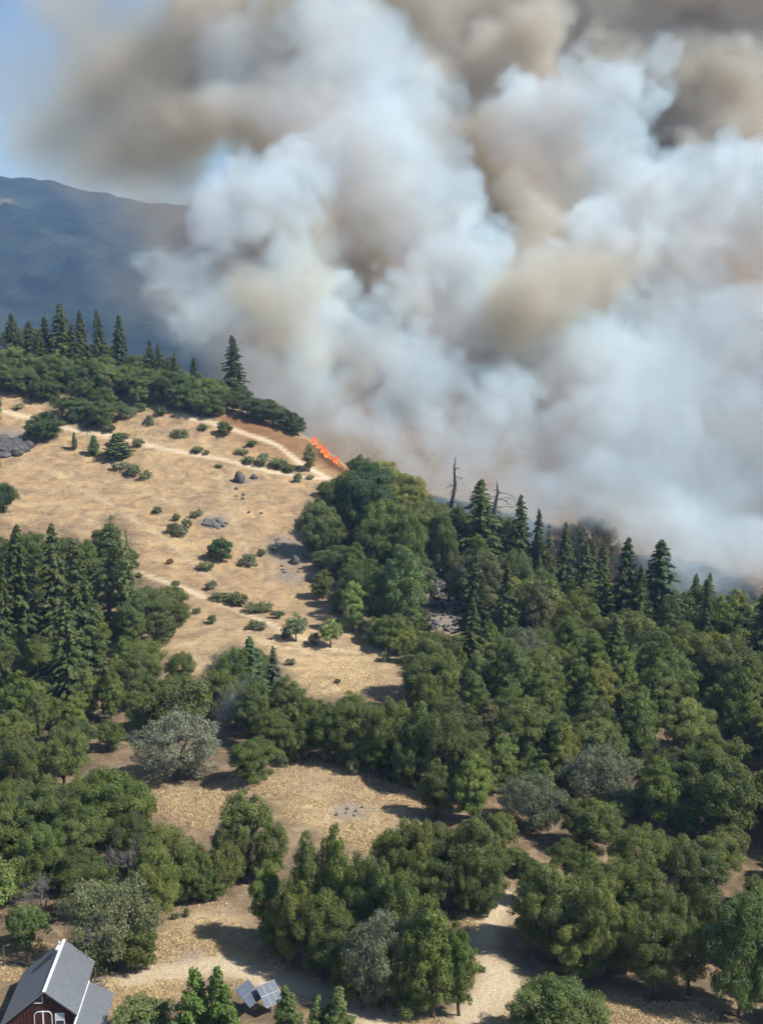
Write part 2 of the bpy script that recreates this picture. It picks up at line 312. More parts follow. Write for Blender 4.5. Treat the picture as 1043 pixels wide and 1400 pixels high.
# ------------------------------------------------------------------ far mountains
def far_hills():
    m, t, b, o = nodes('far_forest'); N = t.nodes; Lk = t.links.new
    tc = N.new('ShaderNodeTexCoord')
    n = N.new('ShaderNodeTexNoise'); n.inputs['Scale'].default_value = .004; n.inputs['Detail'].default_value = 8; Lk(tc.outputs['Object'], n.inputs['Vector'])
    n2 = N.new('ShaderNodeTexNoise'); n2.inputs['Scale'].default_value = .018; n2.inputs['Detail'].default_value = 8; Lk(tc.outputs['Object'], n2.inputs['Vector'])
    r = N.new('ShaderNodeValToRGB'); e = r.color_ramp.elements
    e[0].position = .42; e[0].color = (.013, .020, .016, 1); e[1].position = .62; e[1].color = (.028, .036, .026, 1); x = e.new(.71); x.color = (.33, .25, .15, 1)
    Lk(n.outputs['Fac'], r.inputs[0])
    mm = N.new('ShaderNodeMix'); mm.data_type = 'RGBA'; mm.blend_type = 'MULTIPLY'; mm.inputs[0].default_value = 1
    r2 = N.new('ShaderNodeValToRGB'); r2.color_ramp.elements[0].position = .3; r2.color_ramp.elements[0].color = (.35, .35, .35, 1); r2.color_ramp.elements[1].position = .7; r2.color_ramp.elements[1].color = (1.6, 1.6, 1.6, 1)
    Lk(n2.outputs['Fac'], r2.inputs[0]); Lk(r.outputs[0], mm.inputs[6]); Lk(r2.outputs[0], mm.inputs[7]); Lk(mm.outputs[2], b.inputs['Base Color']); b.inputs['Roughness'].default_value = 1; b.inputs['Specular IOR Level'].default_value = 0
    xs = np.linspace(-2600, 3000, 620); ys = np.linspace(1300, 4200, 200)
    X, Y = np.meshgrid(xs, ys, indexing='ij'); z0 = X * 0
    # main ridge line (X at depth 2600): high at the left, falling to the right
    rx = np.array([-2600, -1400, -820, -640, -520, -350, -100, 300, 900, 1800, 3000]); rz = np.array([420, 400, 315, 285, 258, 235, 190, 120, 90, 160, 220])
    top = np.interp(X, rx, rz)
    t_ = np.clip((Y - 1300) / 1300, 0, 1); back = np.clip((Y - 2600) / 1600, 0, 1)
    prof = (t_ ** 1.15) * (1 - .55 * back)
    Z = -60 + (top + 60) * prof
    Z = Z + (42 * fbm(X, Y, z0, 420, 5, .55, 4) * np.sin(np.clip(t_, 0, 1) * math.pi * .9) * 2 + 9.0 * fbm(X, Y, z0, 24, 3, .7, 6) * np.clip(t_ * 3, 0, 1))
    I = np.arange(X.size).reshape(X.shape); Q = np.stack([I[:-1, :-1], I[1:, :-1], I[1:, 1:], I[:-1, 1:]], -1).reshape(-1, 4)
    tag(link(bpy.data.objects.new('hills', mesh_np('hills', np.stack([X, Y, Z], -1).reshape(-1, 3), Q, m, False))), kind='structure')
far_hills()
# ------------------------------------------------------------------ plant prototypes
def unit(v): return v / np.maximum(np.linalg.norm(v, axis=-1, keepdims=True), 1e-9)
def leaf_quads(C, Nrm, L, W, g, axis=None):
    """one small quad per leaf spray: centre C, normal Nrm, half length L, half width W"""
    n = len(C); a = axis if axis is not None else g.normal(size=(n, 3)); Nrm = unit(Nrm)
    a = unit(a - (a * Nrm).sum(-1, keepdims=True) * Nrm); b = np.cross(Nrm, a)
    L = np.broadcast_to(np.asarray(L, float), (n,))[:, None]; W = np.broadcast_to(np.asarray(W, float), (n,))[:, None]
    V = np.stack([C - a * L, C + b * W - a * L * .1, C + a * L, C - b * W + a * L * .1], 1)
    return V.reshape(-1, 3), np.arange(4 * n).reshape(n, 4)
def crown_mesh(name, seed, lobes, leaf, per, mat, sub=9, up=.35, droop=0.0, rnd=.85):
    """lobes: list of (centre, radius); every lobe carries smaller clumps of leaves"""
    g = np.random.default_rng(seed); Cs = []; Ns = []; Ts = []
    for c, r in lobes:
        c = np.array(c, float); sb = unit(g.normal(size=(sub, 3))); sb[:, 2] = np.abs(sb[:, 2]) * .9 - .25; sb = unit(sb)
        ltint = g.uniform(0, .3)
        for s in sb:
            sc_ = c + s * r * g.uniform(.45, .8); sr = r * g.uniform(.32, .55); k = max(8, int(per * (sr / .8) ** 2))
            d = unit(g.normal(size=(k, 3))); rad = sr * g.uniform(.55, 1.06, (k, 1)) ** .6
            p = sc_ + d * rad * np.array([1, 1, .85]); p[:, 2] -= droop * g.uniform(0, 1, k) * sr
            Cs.append(p); Ns.append(d * .75 + s * .35 + np.array([0, 0, up]) + g.normal(size=(k, 3)) * rnd * .6)
            Ts.append(np.clip(g.uniform(0, .55, k) + ltint + g.uniform(-.1, .15), 0, 1))
    C = np.vstack(Cs); N = np.vstack(Ns); T = np.concatenate(Ts)
    ax = None
    if droop: ax = g.normal(size=C.shape) * .5 + np.array([0, 0, -1.0])
    V, Q = leaf_quads(C, N, leaf * g.uniform(.7, 1.35, len(C)), leaf * .55 * g.uniform(.7, 1.2, len(C)), g, ax)
    return mesh_np(name, V, Q, mat, False, np.repeat(T, 4))
def dome_lobes(seed, rx, ry, z0, z1, n, lr, bottom=.12, gap=0.0):
    g = np.random.default_rng(seed); out = []; H = z1 - z0; tries = 0
    while len(out) < n and tries < 6000:
        tries += 1
        d = unit(g.normal(size=3)); d[2] = abs(d[2]) if g.random() > .25 else d[2]
        f = g.uniform(.5, .92); r = lr * g.uniform(.75, 1.25)
        c = np.array([d[0] * rx * f, d[1] * ry * f, z0 + H * (.42 + .46 * d[2] * f)])
        if c[2] - r * .5 < z0 + H * bottom * .2: continue
        if any(np.linalg.norm(c - np.array(o[0])) < (r + o[1]) * (.52 + gap) for o in out): continue
        out.append((tuple(c), r))
    return out
def trunk_mesh(name, seed, lobes, h0, r0, mat, lean=(0, 0), nl=9, k=6):
    g = random.Random(seed); mb = MB(); f = (lean[0] * .5, lean[1] * .5, h0)
    mb.tube([(0, 0, -.6), (0, 0, .2), (f[0] * .45 + g.uniform(-.1, .1), f[1] * .45, h0 * .5), f], [r0 * 1.5, r0 * 1.1, r0 * .9, r0 * .8], 8)
    for c, r in g.sample(lobes, min(nl, len(lobes))):
        c = Vector(c); a = Vector(f) - Vector((0, 0, g.uniform(0, h0 * .25))); mid = a.lerp(c, .5) + Vector((g.uniform(-.4, .4), g.uniform(-.4, .4), g.uniform(-.1, .5)))
        mb.tube([a, a.lerp(mid, .5) + Vector((0, 0, .1)), mid, a.lerp(c, .95)], [r0 * .6, r0 * .45, r0 * .3, r0 * .1], k)
    return mb.mesh(name, mat, True)
def twig_mesh(name, seed, h, spread, r0, mat, levels=4, kids=4, base=None, upb=.35):
    """bare branching tree"""
    g = random.Random(seed); mb = MB()
    def grow(p, d, L, r, lv):
        q = p + d * L; m_ = p.lerp(q, .5) + Vector((g.uniform(-1, 1), g.uniform(-1, 1), g.uniform(-1, 1))) * L * .1
        mb.tube([p, m_, q], [r, r * .8, r * .55], 5 if lv < 2 else 3)
        if lv >= levels: return
        for i in range(kids if lv else kids + 1):
            nd = (d + Vector((g.uniform(-1, 1), g.uniform(-1, 1), g.uniform(-.7, .9) + upb * .3)) * spread).normalized()
            grow(p.lerp(q, g.uniform(.5, 1.0)), nd, L * g.uniform(.5, .8), r * .52, lv + 1)
    grow(Vector((0, 0, -.3)), Vector((g.uniform(-.15, .15), g.uniform(-.15, .15), 1)).normalized(), h * .4, r0, 0)
    return mb.mesh(name, mat, True)
def fir_meshes(name, seed, h, rad, dz, nb, sparse=0.0, droop=.28, ragged=.2, bare=.08, dens=1.0, pw=.85):
    g = np.random.default_rng(seed); Cs = []; Ns = []; Ax = []; Ts = []; mb = MB()
    mb.tube([(0, 0, -.6), (0, 0, h * .3), (0, 0, h * .7), (0, 0, h)], [h * .017, h * .013, h * .007, .02], 7)
    z = h * bare; lv = 0
    while z < h * .985:
        u = (z - h * bare) / (h * (1 - bare)); Rz = rad * ((1 - u) ** pw) * min(1, .55 + u * 3.0) + .12; n_ = max(4, int(nb * (1 - .35 * u)))
        a0 = g.uniform(0, 6.28); lt = g.uniform(0, .2)
        for i in range(n_):
            if g.random() < sparse: continue
            a = a0 + 6.283 * i / n_ + g.normal() * .2; L = Rz * g.uniform(1 - ragged * 1.6, 1 + ragged); d = np.array([math.cos(a), math.sin(a), 0]); sd = np.array([-d[1], d[0], 0])
            zi = z + g.uniform(-dz, dz) * .5
            k = max(7, int(30 * dens * L))
            s = g.uniform(.12, 1.0, k) ** .8; w = (1 - s) * .42 * L * g.uniform(-1, 1, k) + g.normal(size=k) * .06
            rise = .18 * L * (1 - u)
            p = d * (s * L)[:, None] + sd * w[:, None]; p[:, 2] = zi + rise * s * 1.2 - droop * L * s ** 2 - np.abs(w) * .35 + g.normal(size=k) * .06
            ax_ = d + sd * np.sign(w)[:, None] * .7 + np.array([0, 0, -.25]) + g.normal(size=(k, 3)) * .2
            Cs.append(p); Ns.append(np.array([0, 0, 1.0]) + d * .35 + g.normal(size=(k, 3)) * .45); Ax.append(ax_); Ts.append(np.clip(g.uniform(0, .5, k) + lt + .25 * (s > .75), 0, 1))
            if i % 2 == 0: mb.tube([(0, 0, zi), tuple(d * L * .5 + np.array([0, 0, zi + rise * .5 - droop * L * .25])), tuple(d * L * .85 + np.array([0, 0, zi + rise - droop * L * .72]))], [.05, .035, .012], 3)
        z += dz * g.uniform(.8, 1.2) * (1 - .35 * u); lv += 1
    C = np.vstack(Cs); V, Q = leaf_quads(C, np.vstack(Ns), .30 * g.uniform(.7, 1.3, len(C)), .105 * g.uniform(.8, 1.3, len(C)), g, np.vstack(Ax))
    return mesh_np(name + '_crown', V, Q, M_NEEDLE, False, np.repeat(np.concatenate(Ts), 4)), mb.mesh(name + '_trunk', M_BARK, True)
PROTO = {}     # kind -> list of dict(crown=[(name, mesh)], h, r)
def add(kind, h, r, *parts): PROTO.setdefault(kind, []).append(dict(h=h, r=r, parts=parts))
for i in range(5):                                   # round evergreen oaks
    lb = dome_lobes(20 + i, 3.7, 3.5, .7, 8.6, 38, 1.4, 0)
    add('oak', 8.9, 4.6, ('crown', crown_mesh('oak_crown', 40 + i, lb, .095, 265, M_LEAF)), ('trunk', trunk_mesh('oak_trunk', i, lb, 2.6, .24, M_BARK)))
for i in range(2):                                   # more open, uneven oaks with limbs showing
    lb = dome_lobes(25 + i, 4.1, 3.4, 1.8, 9.2, 24, 1.3, .1, .10)
    add('oak', 9.3, 4.7, ('crown', crown_mesh('oak_crown', 47 + i, lb, .095, 235, M_LEAF, 8)), ('trunk', trunk_mesh('oak_trunk', 15 + i, lb, 3.0, .27, M_BARK, nl=16)))
for i in range(3):                                   # small dense domes that reach the ground
    lb = dome_lobes(60 + i, 2.7, 2.6, 0.2, 5.6, 26, 1.1, 0)
    add('scrub', 5.8, 3.4, ('crown', crown_mesh('scrub_oak_crown', 70 + i, lb, .11, 200, M_LEAF)), ('trunk', trunk_mesh('scrub_oak_trunk', 30 + i, lb, 1.2, .16, M_BARK, nl=6)))
for i in range(4):                                   # taller laurels with hanging sprays
    lb = dome_lobes(80 + i, 2.3, 2.2, 1.0, 10.2, 34, 1.05, .05) + [((.2, .1, 9.6), .8), ((.9, -.4, 8.7), .8), ((-.8, .3, 8.9), .8)]
    add('laurel', 10.6, 3.1, ('crown', crown_mesh('laurel_crown', 90 + i, lb, .105, 290, M_LEAF, 8, .15, .7)), ('trunk', trunk_mesh('laurel_trunk', 50 + i, lb, 3.0, .2, M_BARK)))
for i in range(2):                                   # grey oaks hung with lichen, open crowns
    lb = dome_lobes(100 + i, 4.4, 4.2, .1, 9.0, 42, 1.35, -.5, 0)
    add('grey_oak', 9.3, 5.2, ('crown', crown_mesh('grey_oak_crown', 110 + i, lb, .115, 110, M_LEAF, 8, .2, .4)), ('trunk', trunk_mesh('grey_oak_trunk', 60 + i, lb, 2.2, .32, M_BARK, nl=12)),
        ('twigs', twig_mesh('grey_oak_twigs', 120 + i, 8.6, .95, .22, M_PALEBARK, 4, 4)))
lb = dome_lobes(130, 3.0, 2.7, 4.2, 9.6, 15, 1.15, .1, .12)          # oak with open foliage pads on a bare dark trunk
add('open_oak', 9.9, 3.9, ('crown', crown_mesh('open_oak_crown', 131, lb, .12, 180, M_LEAF)), ('trunk', trunk_mesh('open_oak_trunk', 70, lb, 3.8, .3, M_BURNT, nl=15)))
lb = dome_lobes(135, 1.7, 1.6, 1.2, 4.7, 26, .75, -.2)                     # small umbrella tree with clear stem
add('young_oak', 4.8, 2.1, ('crown', crown_mesh('young_oak_crown', 136, lb, .15, 110, M_LEAF)), ('trunk', trunk_mesh('young_oak_trunk', 71, lb, 1.9, .13, M_BURNT, nl=7)))
for i in range(4):
    c_, t_ = fir_meshes('fir', 140 + i, 20, 3.6, .58, 10, .06, .30, .32, .03, 1.35, .72)
    add('fir', 20, 3.3, ('crown', c_), ('trunk', t_))
for i in range(2):
    c_, t_ = fir_meshes('open_fir', 150 + i, 20, 3.0, .95, 7, .22, .38, .35, .06, .8)
    add('open_fir', 20, 3.0, ('crown', c_), ('trunk', t_))
for i in range(2):
    c_, t_ = fir_meshes('pine', 160 + i, 9, 2.6, .42, 8, .05, .05, .25, .06, 1.5, .6)
    add('pine', 9, 2.6, ('crown', c_), ('trunk', t_))
for i in range(2):                                   # young bushy conical trees
    lb = []
    g_ = random.Random(170 + i)
    for q in range(34):
        u = q / 33; a = g_.uniform(0, 6.28); rr = 1.55 * (1 - u) ** .75; lb.append(((math.cos(a) * rr * .7, math.sin(a) * rr * .7, .5 + 5.3 * u), .35 + .55 * (1 - u)))
    add('cone', 6.4, 1.5, ('crown', crown_mesh('cone_crown', 172 + i, lb, .11, 300, M_LEAF, 8, .25, .2)), ('trunk', trunk_mesh('cone_trunk', 80 + i, lb, 1.0, .12, M_BARK, nl=5)))
for i in range(4):                                   # shrubs
    lb = dome_lobes(180 + i, 1.15, 1.0, -.1, 1.45, 12, .5, -1)
    add('shrub', 1.5, 1.5, ('crown', crown_mesh('shrub_crown', 190 + i, lb, .11, 150, M_LEAF)), ('stem', trunk_mesh('shrub_stem', 90 + i, lb, .35, .06, M_BARK, nl=6, k=4)))
for i in range(2):
    add('bare', 6.5, 3.2, ('trunk', twig_mesh('bare_tree', 200 + i, 6.2, 1.05, .16, M_DEADBARK, 5, 4)))
def snag_mesh(seed, h):
    g = random.Random(seed); mb = MB(); k = [Vector((0, 0, -1))] + [Vector((g.uniform(-.35, .35), g.uniform(-.35, .35), h * u)) for u in (.25, .5, .72, .88)] + [Vector((g.uniform(-.6, .6), 0, h))]
    mb.tube(k, [.36, .31, .25, .17, .10, .03], 7)
    def axis(z):
        for a, b in zip(k[:-1], k[1:]):
            if z <= b.z: return a.lerp(b, (z - a.z) / (b.z - a.z))
        return k[-1]
    z = h * .22
    while z < h * .97:
        a = g.uniform(0, 6.28); L = (2.6 * (1 - z / h) ** .6 + .3) * g.choice((.25, .5, .9, 1.3)) * g.uniform(.7, 1.2); d = Vector((math.cos(a), math.sin(a), 0)); b = axis(z)
        e = b + d * L + Vector((0, 0, L * g.uniform(-.75, .25))); m_ = b.lerp(e, .5) + Vector((g.uniform(-.1, .1), g.uniform(-.1, .1), .18)) * L
        mb.tube([b, m_, e], [.075, .05, .02], 4)
        for _ in range(g.randint(0, 3)): q = b.lerp(e, g.uniform(.35, .95)); mb.tube([q, q + Vector((g.uniform(-1, 1), g.uniform(-1, 1), g.uniform(-.9, .3))) * L * .4], [.035, .012], 3)
        z += g.uniform(.08, .75)
    return mb.mesh('snag_trunk', M_BURNT, True)
for i in range(2): add('snag', 17, 2, ('trunk', snag_mesh(210 + i, 17)))
# base colours of foliage
COLS = {'oak': [(.100, .122, .034), (.088, .112, .032), (.108, .122, .040), (.080, .098, .034), (.125, .138, .040)],
        'scrub': [(.100, .122, .036), (.118, .130, .040), (.088, .105, .036)],
        'laurel': [(.118, .148, .036), (.104, .136, .036), (.134, .158, .044), (.106, .128, .042)],
        'grey_oak': [(.150, .155, .105), (.135, .148, .092)], 'open_oak': [(.115, .13, .042)], 'young_oak': [(.15, .18, .062)],
        'fir': [(.064, .082, .028), (.072, .090, .030), (.060, .076, .030), (.082, .095, .034)], 'open_fir': [(.076, .092, .034), (.086, .098, .036)],
        'pine': [(.085, .118, .045), (.08, .11, .045)], 'cone': [(.105, .16, .040)], 'shrub': [(.115, .135, .055), (.10, .122, .055), (.14, .15, .075), (.09, .115, .045)]}
PLACED = []       # x, y, r
COUNT = {}
def plant(kind, x, y, h, label, group, width=None, color=None, name=None, cat='tree', z=None, rz=None, variant=None):
    ps = PROTO[kind]; p = ps[variant % len(ps)] if variant is not None else R.choice(ps)
    s = h / p['h']; sw = (width / 2 / p['r']) if width else s
    sw = min(max(sw, s * .45), s * 2.2)
    o = empty(name or kind + '_tree', (x, y, float(hgt(x, y)) - .05 if z is None else z), R.uniform(0, 6.28) if rz is None else rz)
    an = R.uniform(.82, 1.22); o.scale = (sw * an, sw / an, s); o.rotation_euler = (R.uniform(-.05, .05), R.uniform(-.05, .05), o.rotation_euler[2]); tag(o, label, cat, group)
    c = tuple(1.35 * q_ for q_ in color) if color else R.choice(COLS.get(kind, [(.1, .1, .1)])); v = R.uniform(.95, 1.35)
    for nm, me in p['parts']:
        q = link(bpy.data.objects.new(nm, me), o); q.color = (c[0] * v * 1.06, c[1] * v * 1.12 * R.uniform(.97, 1.03), c[2] * v * .95, 1)
    PLACED.append((x, y, sw * p['r'], h)); COUNT[kind] = COUNT.get(kind, 0) + 1
    return o
def plant_px(kind, px, top, base, wpx, label, group=None, **kw):
    p, d = ground(px, base)
    while d > 352: base += 2; top += 2; p, d = ground(px, base)
    dep = math.atan2(CAM[2] - p[2], math.hypot(p[0], p[1]))
    h = (base - top) * d / F / math.cos(dep) * .97
    return plant(kind, p[0], p[1], h, label, group, wpx * d / F if wpx else None, **kw)

# ------------------------------------------------------------------ single trees one can point at
G_GREEN = (.105, .14, .04); DARK = (.042, .064, .026)
plant_px('grey_oak', 243, 962, 1068, 128, 'wide grey-green oak hung with pale lichen at the meadow edge', name='oak_tree', cat='oak tree', variant=0, color=(.135, .135, .10))
plant_px('oak', 346, 1002, 1074, 80, 'round dense green tree standing alone on the meadow edge beside the grey oak', name='round_oak_tree', cat='oak tree', color=(.078, .096, .028), variant=1)
plant_px('open_oak', 340, 1078, 1192, 88, 'oak with open leaf pads on a bare dark trunk below the meadow', name='open_oak_tree', cat='oak tree')
plant_px('grey_oak', 152, 1185, 1326, 128, 'leaning brownish grey oak with thin foliage behind the barn', name='oak_tree', cat='oak tree', variant=1, color=(.11, .115, .06))
plant_px('bare', 188, 1128, 1222, 96, 'leafless pale grey dead tree amid green oaks behind the barn', name='dead_tree', cat='dead tree', variant=0)
plant_px('bare', 62, 1188, 1262, 96, 'bare white-branched tree beside the bushy green oak near the barn', name='dead_tree', cat='dead tree', variant=1)
plant_px('scrub', 42, 1232, 1298, 78, 'low bushy light green oak beside the fence post near the barn', name='scrub_oak_tree', cat='oak tree', color=(.09, .12, .042), variant=0)
plant_px('scrub', 195, 1368, 1425, 108, 'rounded olive bush right beside the barn lean-to roof', name='scrub_oak_tree', cat='oak tree', color=(.085, .105, .04), variant=1)
plant_px('cone', 264, 1326, 1432, 62, 'bright green conical young tree with a pointed top near the solar panels', 'pair of young conical trees by the solar panels', name='young_conical_tree', variant=0)
plant_px('cone', 302, 1320, 1432, 60, 'bright green conical young tree with a pointed top near the solar panels', 'pair of young conical trees by the solar panels', name='young_conical_tree', variant=1)
for x, t, b, w in ((396, 1352, 1428, 46), (432, 1366, 1430, 44), (462, 1350, 1432, 50)):
    plant_px('cone', x, t, b, w, 'small olive bushy tree crowding in front of the solar panels', 'small bushy trees in front of the solar panels', name='bushy_tree', color=(.09, .115, .04))
plant_px('oak', 762, 1343, 1440, 165, 'broad oak crown standing below the sandy path between the clumps', name='oak_tree', cat='oak tree', color=(.075, .092, .032), variant=2)
plant_px('oak', 1010, 1205, 1392, 120, 'big dark glossy green tree at the end of the path', name='dark_tree', color=(.055, .076, .026), variant=3)
plant_px('young_oak', 452, 846, 886, 38, 'small light green umbrella-shaped tree with a clear dark stem on the grass', name='young_oak_tree', cat='oak tree')
plant_px('young_oak', 405, 838, 878, 34, 'pale grey-green wispy young tree beside the umbrella-shaped tree', name='young_oak_tree', cat='oak tree', color=(.13, .15, .085))
plant_px('oak', 62, 560, 604, 58, 'rounded dark oak standing alone beside the grey outcrop and track', name='oak_tree', cat='oak tree', color=(.055, .082, .03), variant=4)
plant_px('pine', 103, 590, 616, 11, 'thin sparse sapling on the grass just below the track', name='pine_sapling', cat='pine tree', color=(.11, .12, .06))
plant_px('pine', 128, 594, 623, 19, 'small green pine, middle of the three saplings below the track', name='pine_tree', cat='pine tree')
plant_px('pine', 161, 591, 629, 40, 'bushy green pine, largest of the three below the track', name='pine_tree', cat='pine tree')
plant_px('oak', 6, 654, 702, 46, 'round oak alone on the open slope below the grey outcrop', name='oak_tree', cat='oak tree', color=(.055, .08, .03), variant=0)
plant_px('scrub', 303, 731, 769, 38, 'dark bushy oak, tallest of the bushes below the pale rock on the slope', name='scrub_oak_tree', cat='oak tree', color=(.045, .07, .032), variant=2)
plant_px('scrub', 308, 574, 597, 27, 'round green bush by the upper track below the wooded crest', name='bush', cat='bush', variant=0)
plant_px('laurel', 482, 790, 866, 42, 'bright green slender tree in front of the dark oaks at the grass edge', name='laurel_tree', cat='laurel tree', color=(.12, .15, .05), variant=0)
plant_px('laurel', 550, 738, 868, 78, 'tall light green tree beside the rock scree', name='laurel_tree', cat='laurel tree', color=(.085, .115, .042), variant=1)
plant_px('oak', 438, 671, 762, 62, 'lighter olive oak at the grass edge under the burning ridge', name='oak_tree', cat='oak tree', color=(.085, .10, .04), variant=0)
plant_px('oak', 503, 614, 745, 96, 'tallest dark domed oak on the ridge beside the flames', name='oak_tree', cat='oak tree', color=(.042, .066, .03), variant=1)
plant_px('oak', 650, 742, 838, 94, 'large grey-brown tree beside the rock scree', name='oak_tree', cat='oak tree', color=(.085, .085, .045), variant=2)
plant_px('snag', 619, 622, 765, 46, 'tall dark dead snag with bare branches above the rock scree', name='dead_snag', cat='dead tree', variant=0)
plant_px('snag', 677, 637, 765, 60, 'paler shorter dead snag with drooping bare branches among ridge trees', name='dead_snag', cat='dead tree', variant=1)
plant_px('fir', 655, 652, 790, 62, 'broad dark fir between the two dead snags', name='fir_tree', cat='fir tree', variant=0)
plant_px('open_fir', 752, 688, 800, 36, 'fir with bare drooping lower branches on the ridge', name='fir_tree', cat='fir tree', variant=0)
plant_px('fir', 900, 735, 885, 72, 'tallest ragged fir towards the low end of the ridge', name='fir_tree', cat='fir tree', variant=1, color=(.040, .060, .028))
plant_px('fir', 849, 732, 880, 62, 'dark pointed fir next to the tallest ragged fir', name='fir_tree', cat='fir tree', variant=2, color=(.040, .058, .028))
plant_px('fir', 376, 882, 962, 30, 'blue-grey fir behind the wisp of smoke on the knoll', name='fir_tree', cat='fir tree', variant=3, color=(.066, .074, .05))
plant_px('fir', 344, 868, 968, 60, 'broad dark fir on the knoll beside the blue-grey fir', name='fir_tree', cat='fir tree', variant=0, color=(.048, .072, .034))
for x, t, b, w, v in ((32, 715, 892, 66, 0), (84, 712, 890, 50, 1), (116, 738, 945, 66, 2), (98, 815, 965, 66, 3), (5, 768, 900, 50, 1)):
    plant_px('fir', x, t, b, w, 'tall dark fir in the stand at the foot of the grassy slope', 'firs at the foot of the grassy slope', name='fir_tree', cat='fir tree', variant=v)
for x, t, b, w, v in ((150, 700, 850, 56, 0), (180, 722, 850, 46, 1)):
    plant_px('open_fir', x, t, b, w, 'sparse see-through fir at the edge of the fir stand', 'sparse firs at the stand edge', name='fir_tree', cat='fir tree', variant=v)
for x, t, b, w in ((20, 427, 500, 32), (45, 438, 505, 32), (64, 430, 505, 30), (88, 413, 515, 42), (115, 423, 510, 34), (140, 421, 508, 27), (165, 428, 508, 28), (56, 450, 520, 30), (104, 440, 515, 30), (205, 463, 522, 24), (220, 468, 525, 22), (265, 488, 545, 18), (240, 480, 530, 18), (-12, 435, 505, 34), (-30, 428, 505, 38)):
    plant_px('fir', x, t, b, w, 'dark pointed fir rising over the wooded crest above the grassy slope', 'firs on the wooded crest', name='fir_tree', cat='fir tree')
for x, t, b, w in ((711, 668, 800, 42), (733, 688, 810, 32), (772, 690, 815, 36), (796, 712, 830, 40), (870, 770, 890, 40), (824, 770, 880, 40), (1036, 790, 935, 56), (1062, 770, 930, 60), (840, 840, 930, 40), (700, 720, 800, 36)):
    plant_px('fir', x, t, b, w, 'dark fir standing over the oaks along the ridge against the smoke', 'firs along the ridge against the smoke', name='fir_tree', cat='fir tree')
plant_px('fir', 961, 788, 905, 26, 'slim dark fir tip alone on the ridge near its low end', name='fir_tree', cat='fir tree')
# hazy trees half lost in the smoke
for x, t, b, w in ((308, 462, 560, 40),):
    p, d = ground(x, b); plant('fir', p[0], p[1] + 22, (b - t) * d / F * 1.1, 'dim fir half hidden in the edge of the smoke', None, w * d / F, name='fir_tree', cat='fir tree')
# clumps read off the photograph: kind, x, top, base, width
CL_FRONT = [('laurel', 366, 1180, 1296, 56), ('laurel', 420, 1135, 1305, 66), ('laurel', 452, 1128, 1310, 62), ('oak', 402, 1195, 1318, 92), ('oak', 440, 1212, 1338, 94), ('oak', 500, 1160, 1325, 90), ('oak', 545, 1182, 1345, 90),
            ('grey_oak', 522, 1236, 1378, 112), ('oak', 468, 1252, 1355, 92), ('laurel', 592, 1228, 1392, 92), ('laurel', 627, 1262, 1392, 60), ('oak', 560, 1262, 1388, 92), ('oak', 480, 1280, 1362, 80), ('laurel', 388, 1235, 1318, 60), ('laurel', 560, 1290, 1392, 70)]
for k, x, t, b, w in CL_FRONT:
    lab = {'laurel': 'bright green laurel with hanging sprays in the long clump beside the clearing', 'oak': 'dark green oak in the long clump beside the clearing', 'grey_oak': 'grey-tinged lichen oak in the middle of the long clump'}[k]
    plant_px(k, x, t, b, w, lab, 'trees of the long clump beside the clearing', name={'laurel': 'laurel_tree'}.get(k, 'oak_tree'), cat={'laurel': 'laurel tree'}.get(k, 'oak tree'))
for k, x, t, b, w in [('oak', 560, 1108, 1238, 86), ('oak', 612, 1145, 1248, 92), ('oak', 652, 1112, 1246, 92), ('scrub', 666, 1185, 1256, 54), ('oak', 540, 1130, 1215, 72), ('oak', 600, 1118, 1215, 80), ('oak', 578, 1160, 1246, 80), ('oak', 640, 1150, 1252, 70)]:
    plant_px(k, x, t, b, w, 'dark green oak in the compact clump between meadow and sandy path', 'oaks of the compact clump', name='oak_tree', cat='oak tree')
for k, x, t, b, w in [('oak', 752, 1176, 1305, 110), ('oak', 806, 1195, 1330, 96), ('oak', 798, 1248, 1338, 86), ('oak', 894, 1242, 1366, 100), ('oak', 940, 1258, 1362, 90), ('oak', 874, 1184, 1300, 108), ('oak', 834, 1172, 1290, 90), ('oak', 962, 1214, 1322, 74), ('oak', 738, 1222, 1292, 60), ('oak', 854, 1232, 1332, 84), ('oak', 914, 1212, 1320, 84)]:
    plant_px(k, x, t, b, w, 'rounded green oak shading the sandy path', 'oaks shading the sandy path', name='oak_tree', cat='oak tree')
for k, x, t, b, w in [('oak', 470, 638, 735, 70), ('oak', 465, 738, 795, 54), ('oak', 530, 668, 770, 80), ('oak', 580, 668, 775, 78), ('oak', 490, 765, 848, 62), ('laurel', 516, 775, 862, 52), ('scrub', 540, 833, 884, 58), ('oak', 555, 690, 790, 70), ('oak', 512, 700, 790, 70), ('oak', 605, 690, 790, 56), ('oak', 440, 775, 818, 36), ('oak', 625, 680, 775, 50), ('oak', 690, 690, 790, 70), ('oak', 700, 740, 830, 70), ('oak', 455, 700, 765, 50)]:
    plant_px(k, x, t, b, w, 'dark oak on the wooded spur between grass slope and rock scree' if k != 'laurel' else 'slim laurel on the wooded spur between grass slope and rock scree', 'trees of the wooded spur', name='laurel_tree' if k == 'laurel' else 'oak_tree', cat='laurel tree' if k == 'laurel' else 'oak tree')
for k, x, t, b, w in [('oak', 205, 795, 866, 76), ('scrub', 222, 830, 880, 54), ('scrub', 248, 825, 856, 30), ('oak', 247, 886, 940, 44), ('oak', 318, 878, 975, 62), ('oak', 305, 905, 985, 60), ('oak', 395, 920, 985, 60), ('oak', 180, 815, 880, 60)]:
    plant_px(k, x, t, b, w, 'green oak on the bare knoll below the grassy slope', 'oaks on the knoll', name='oak_tree', cat='oak tree')
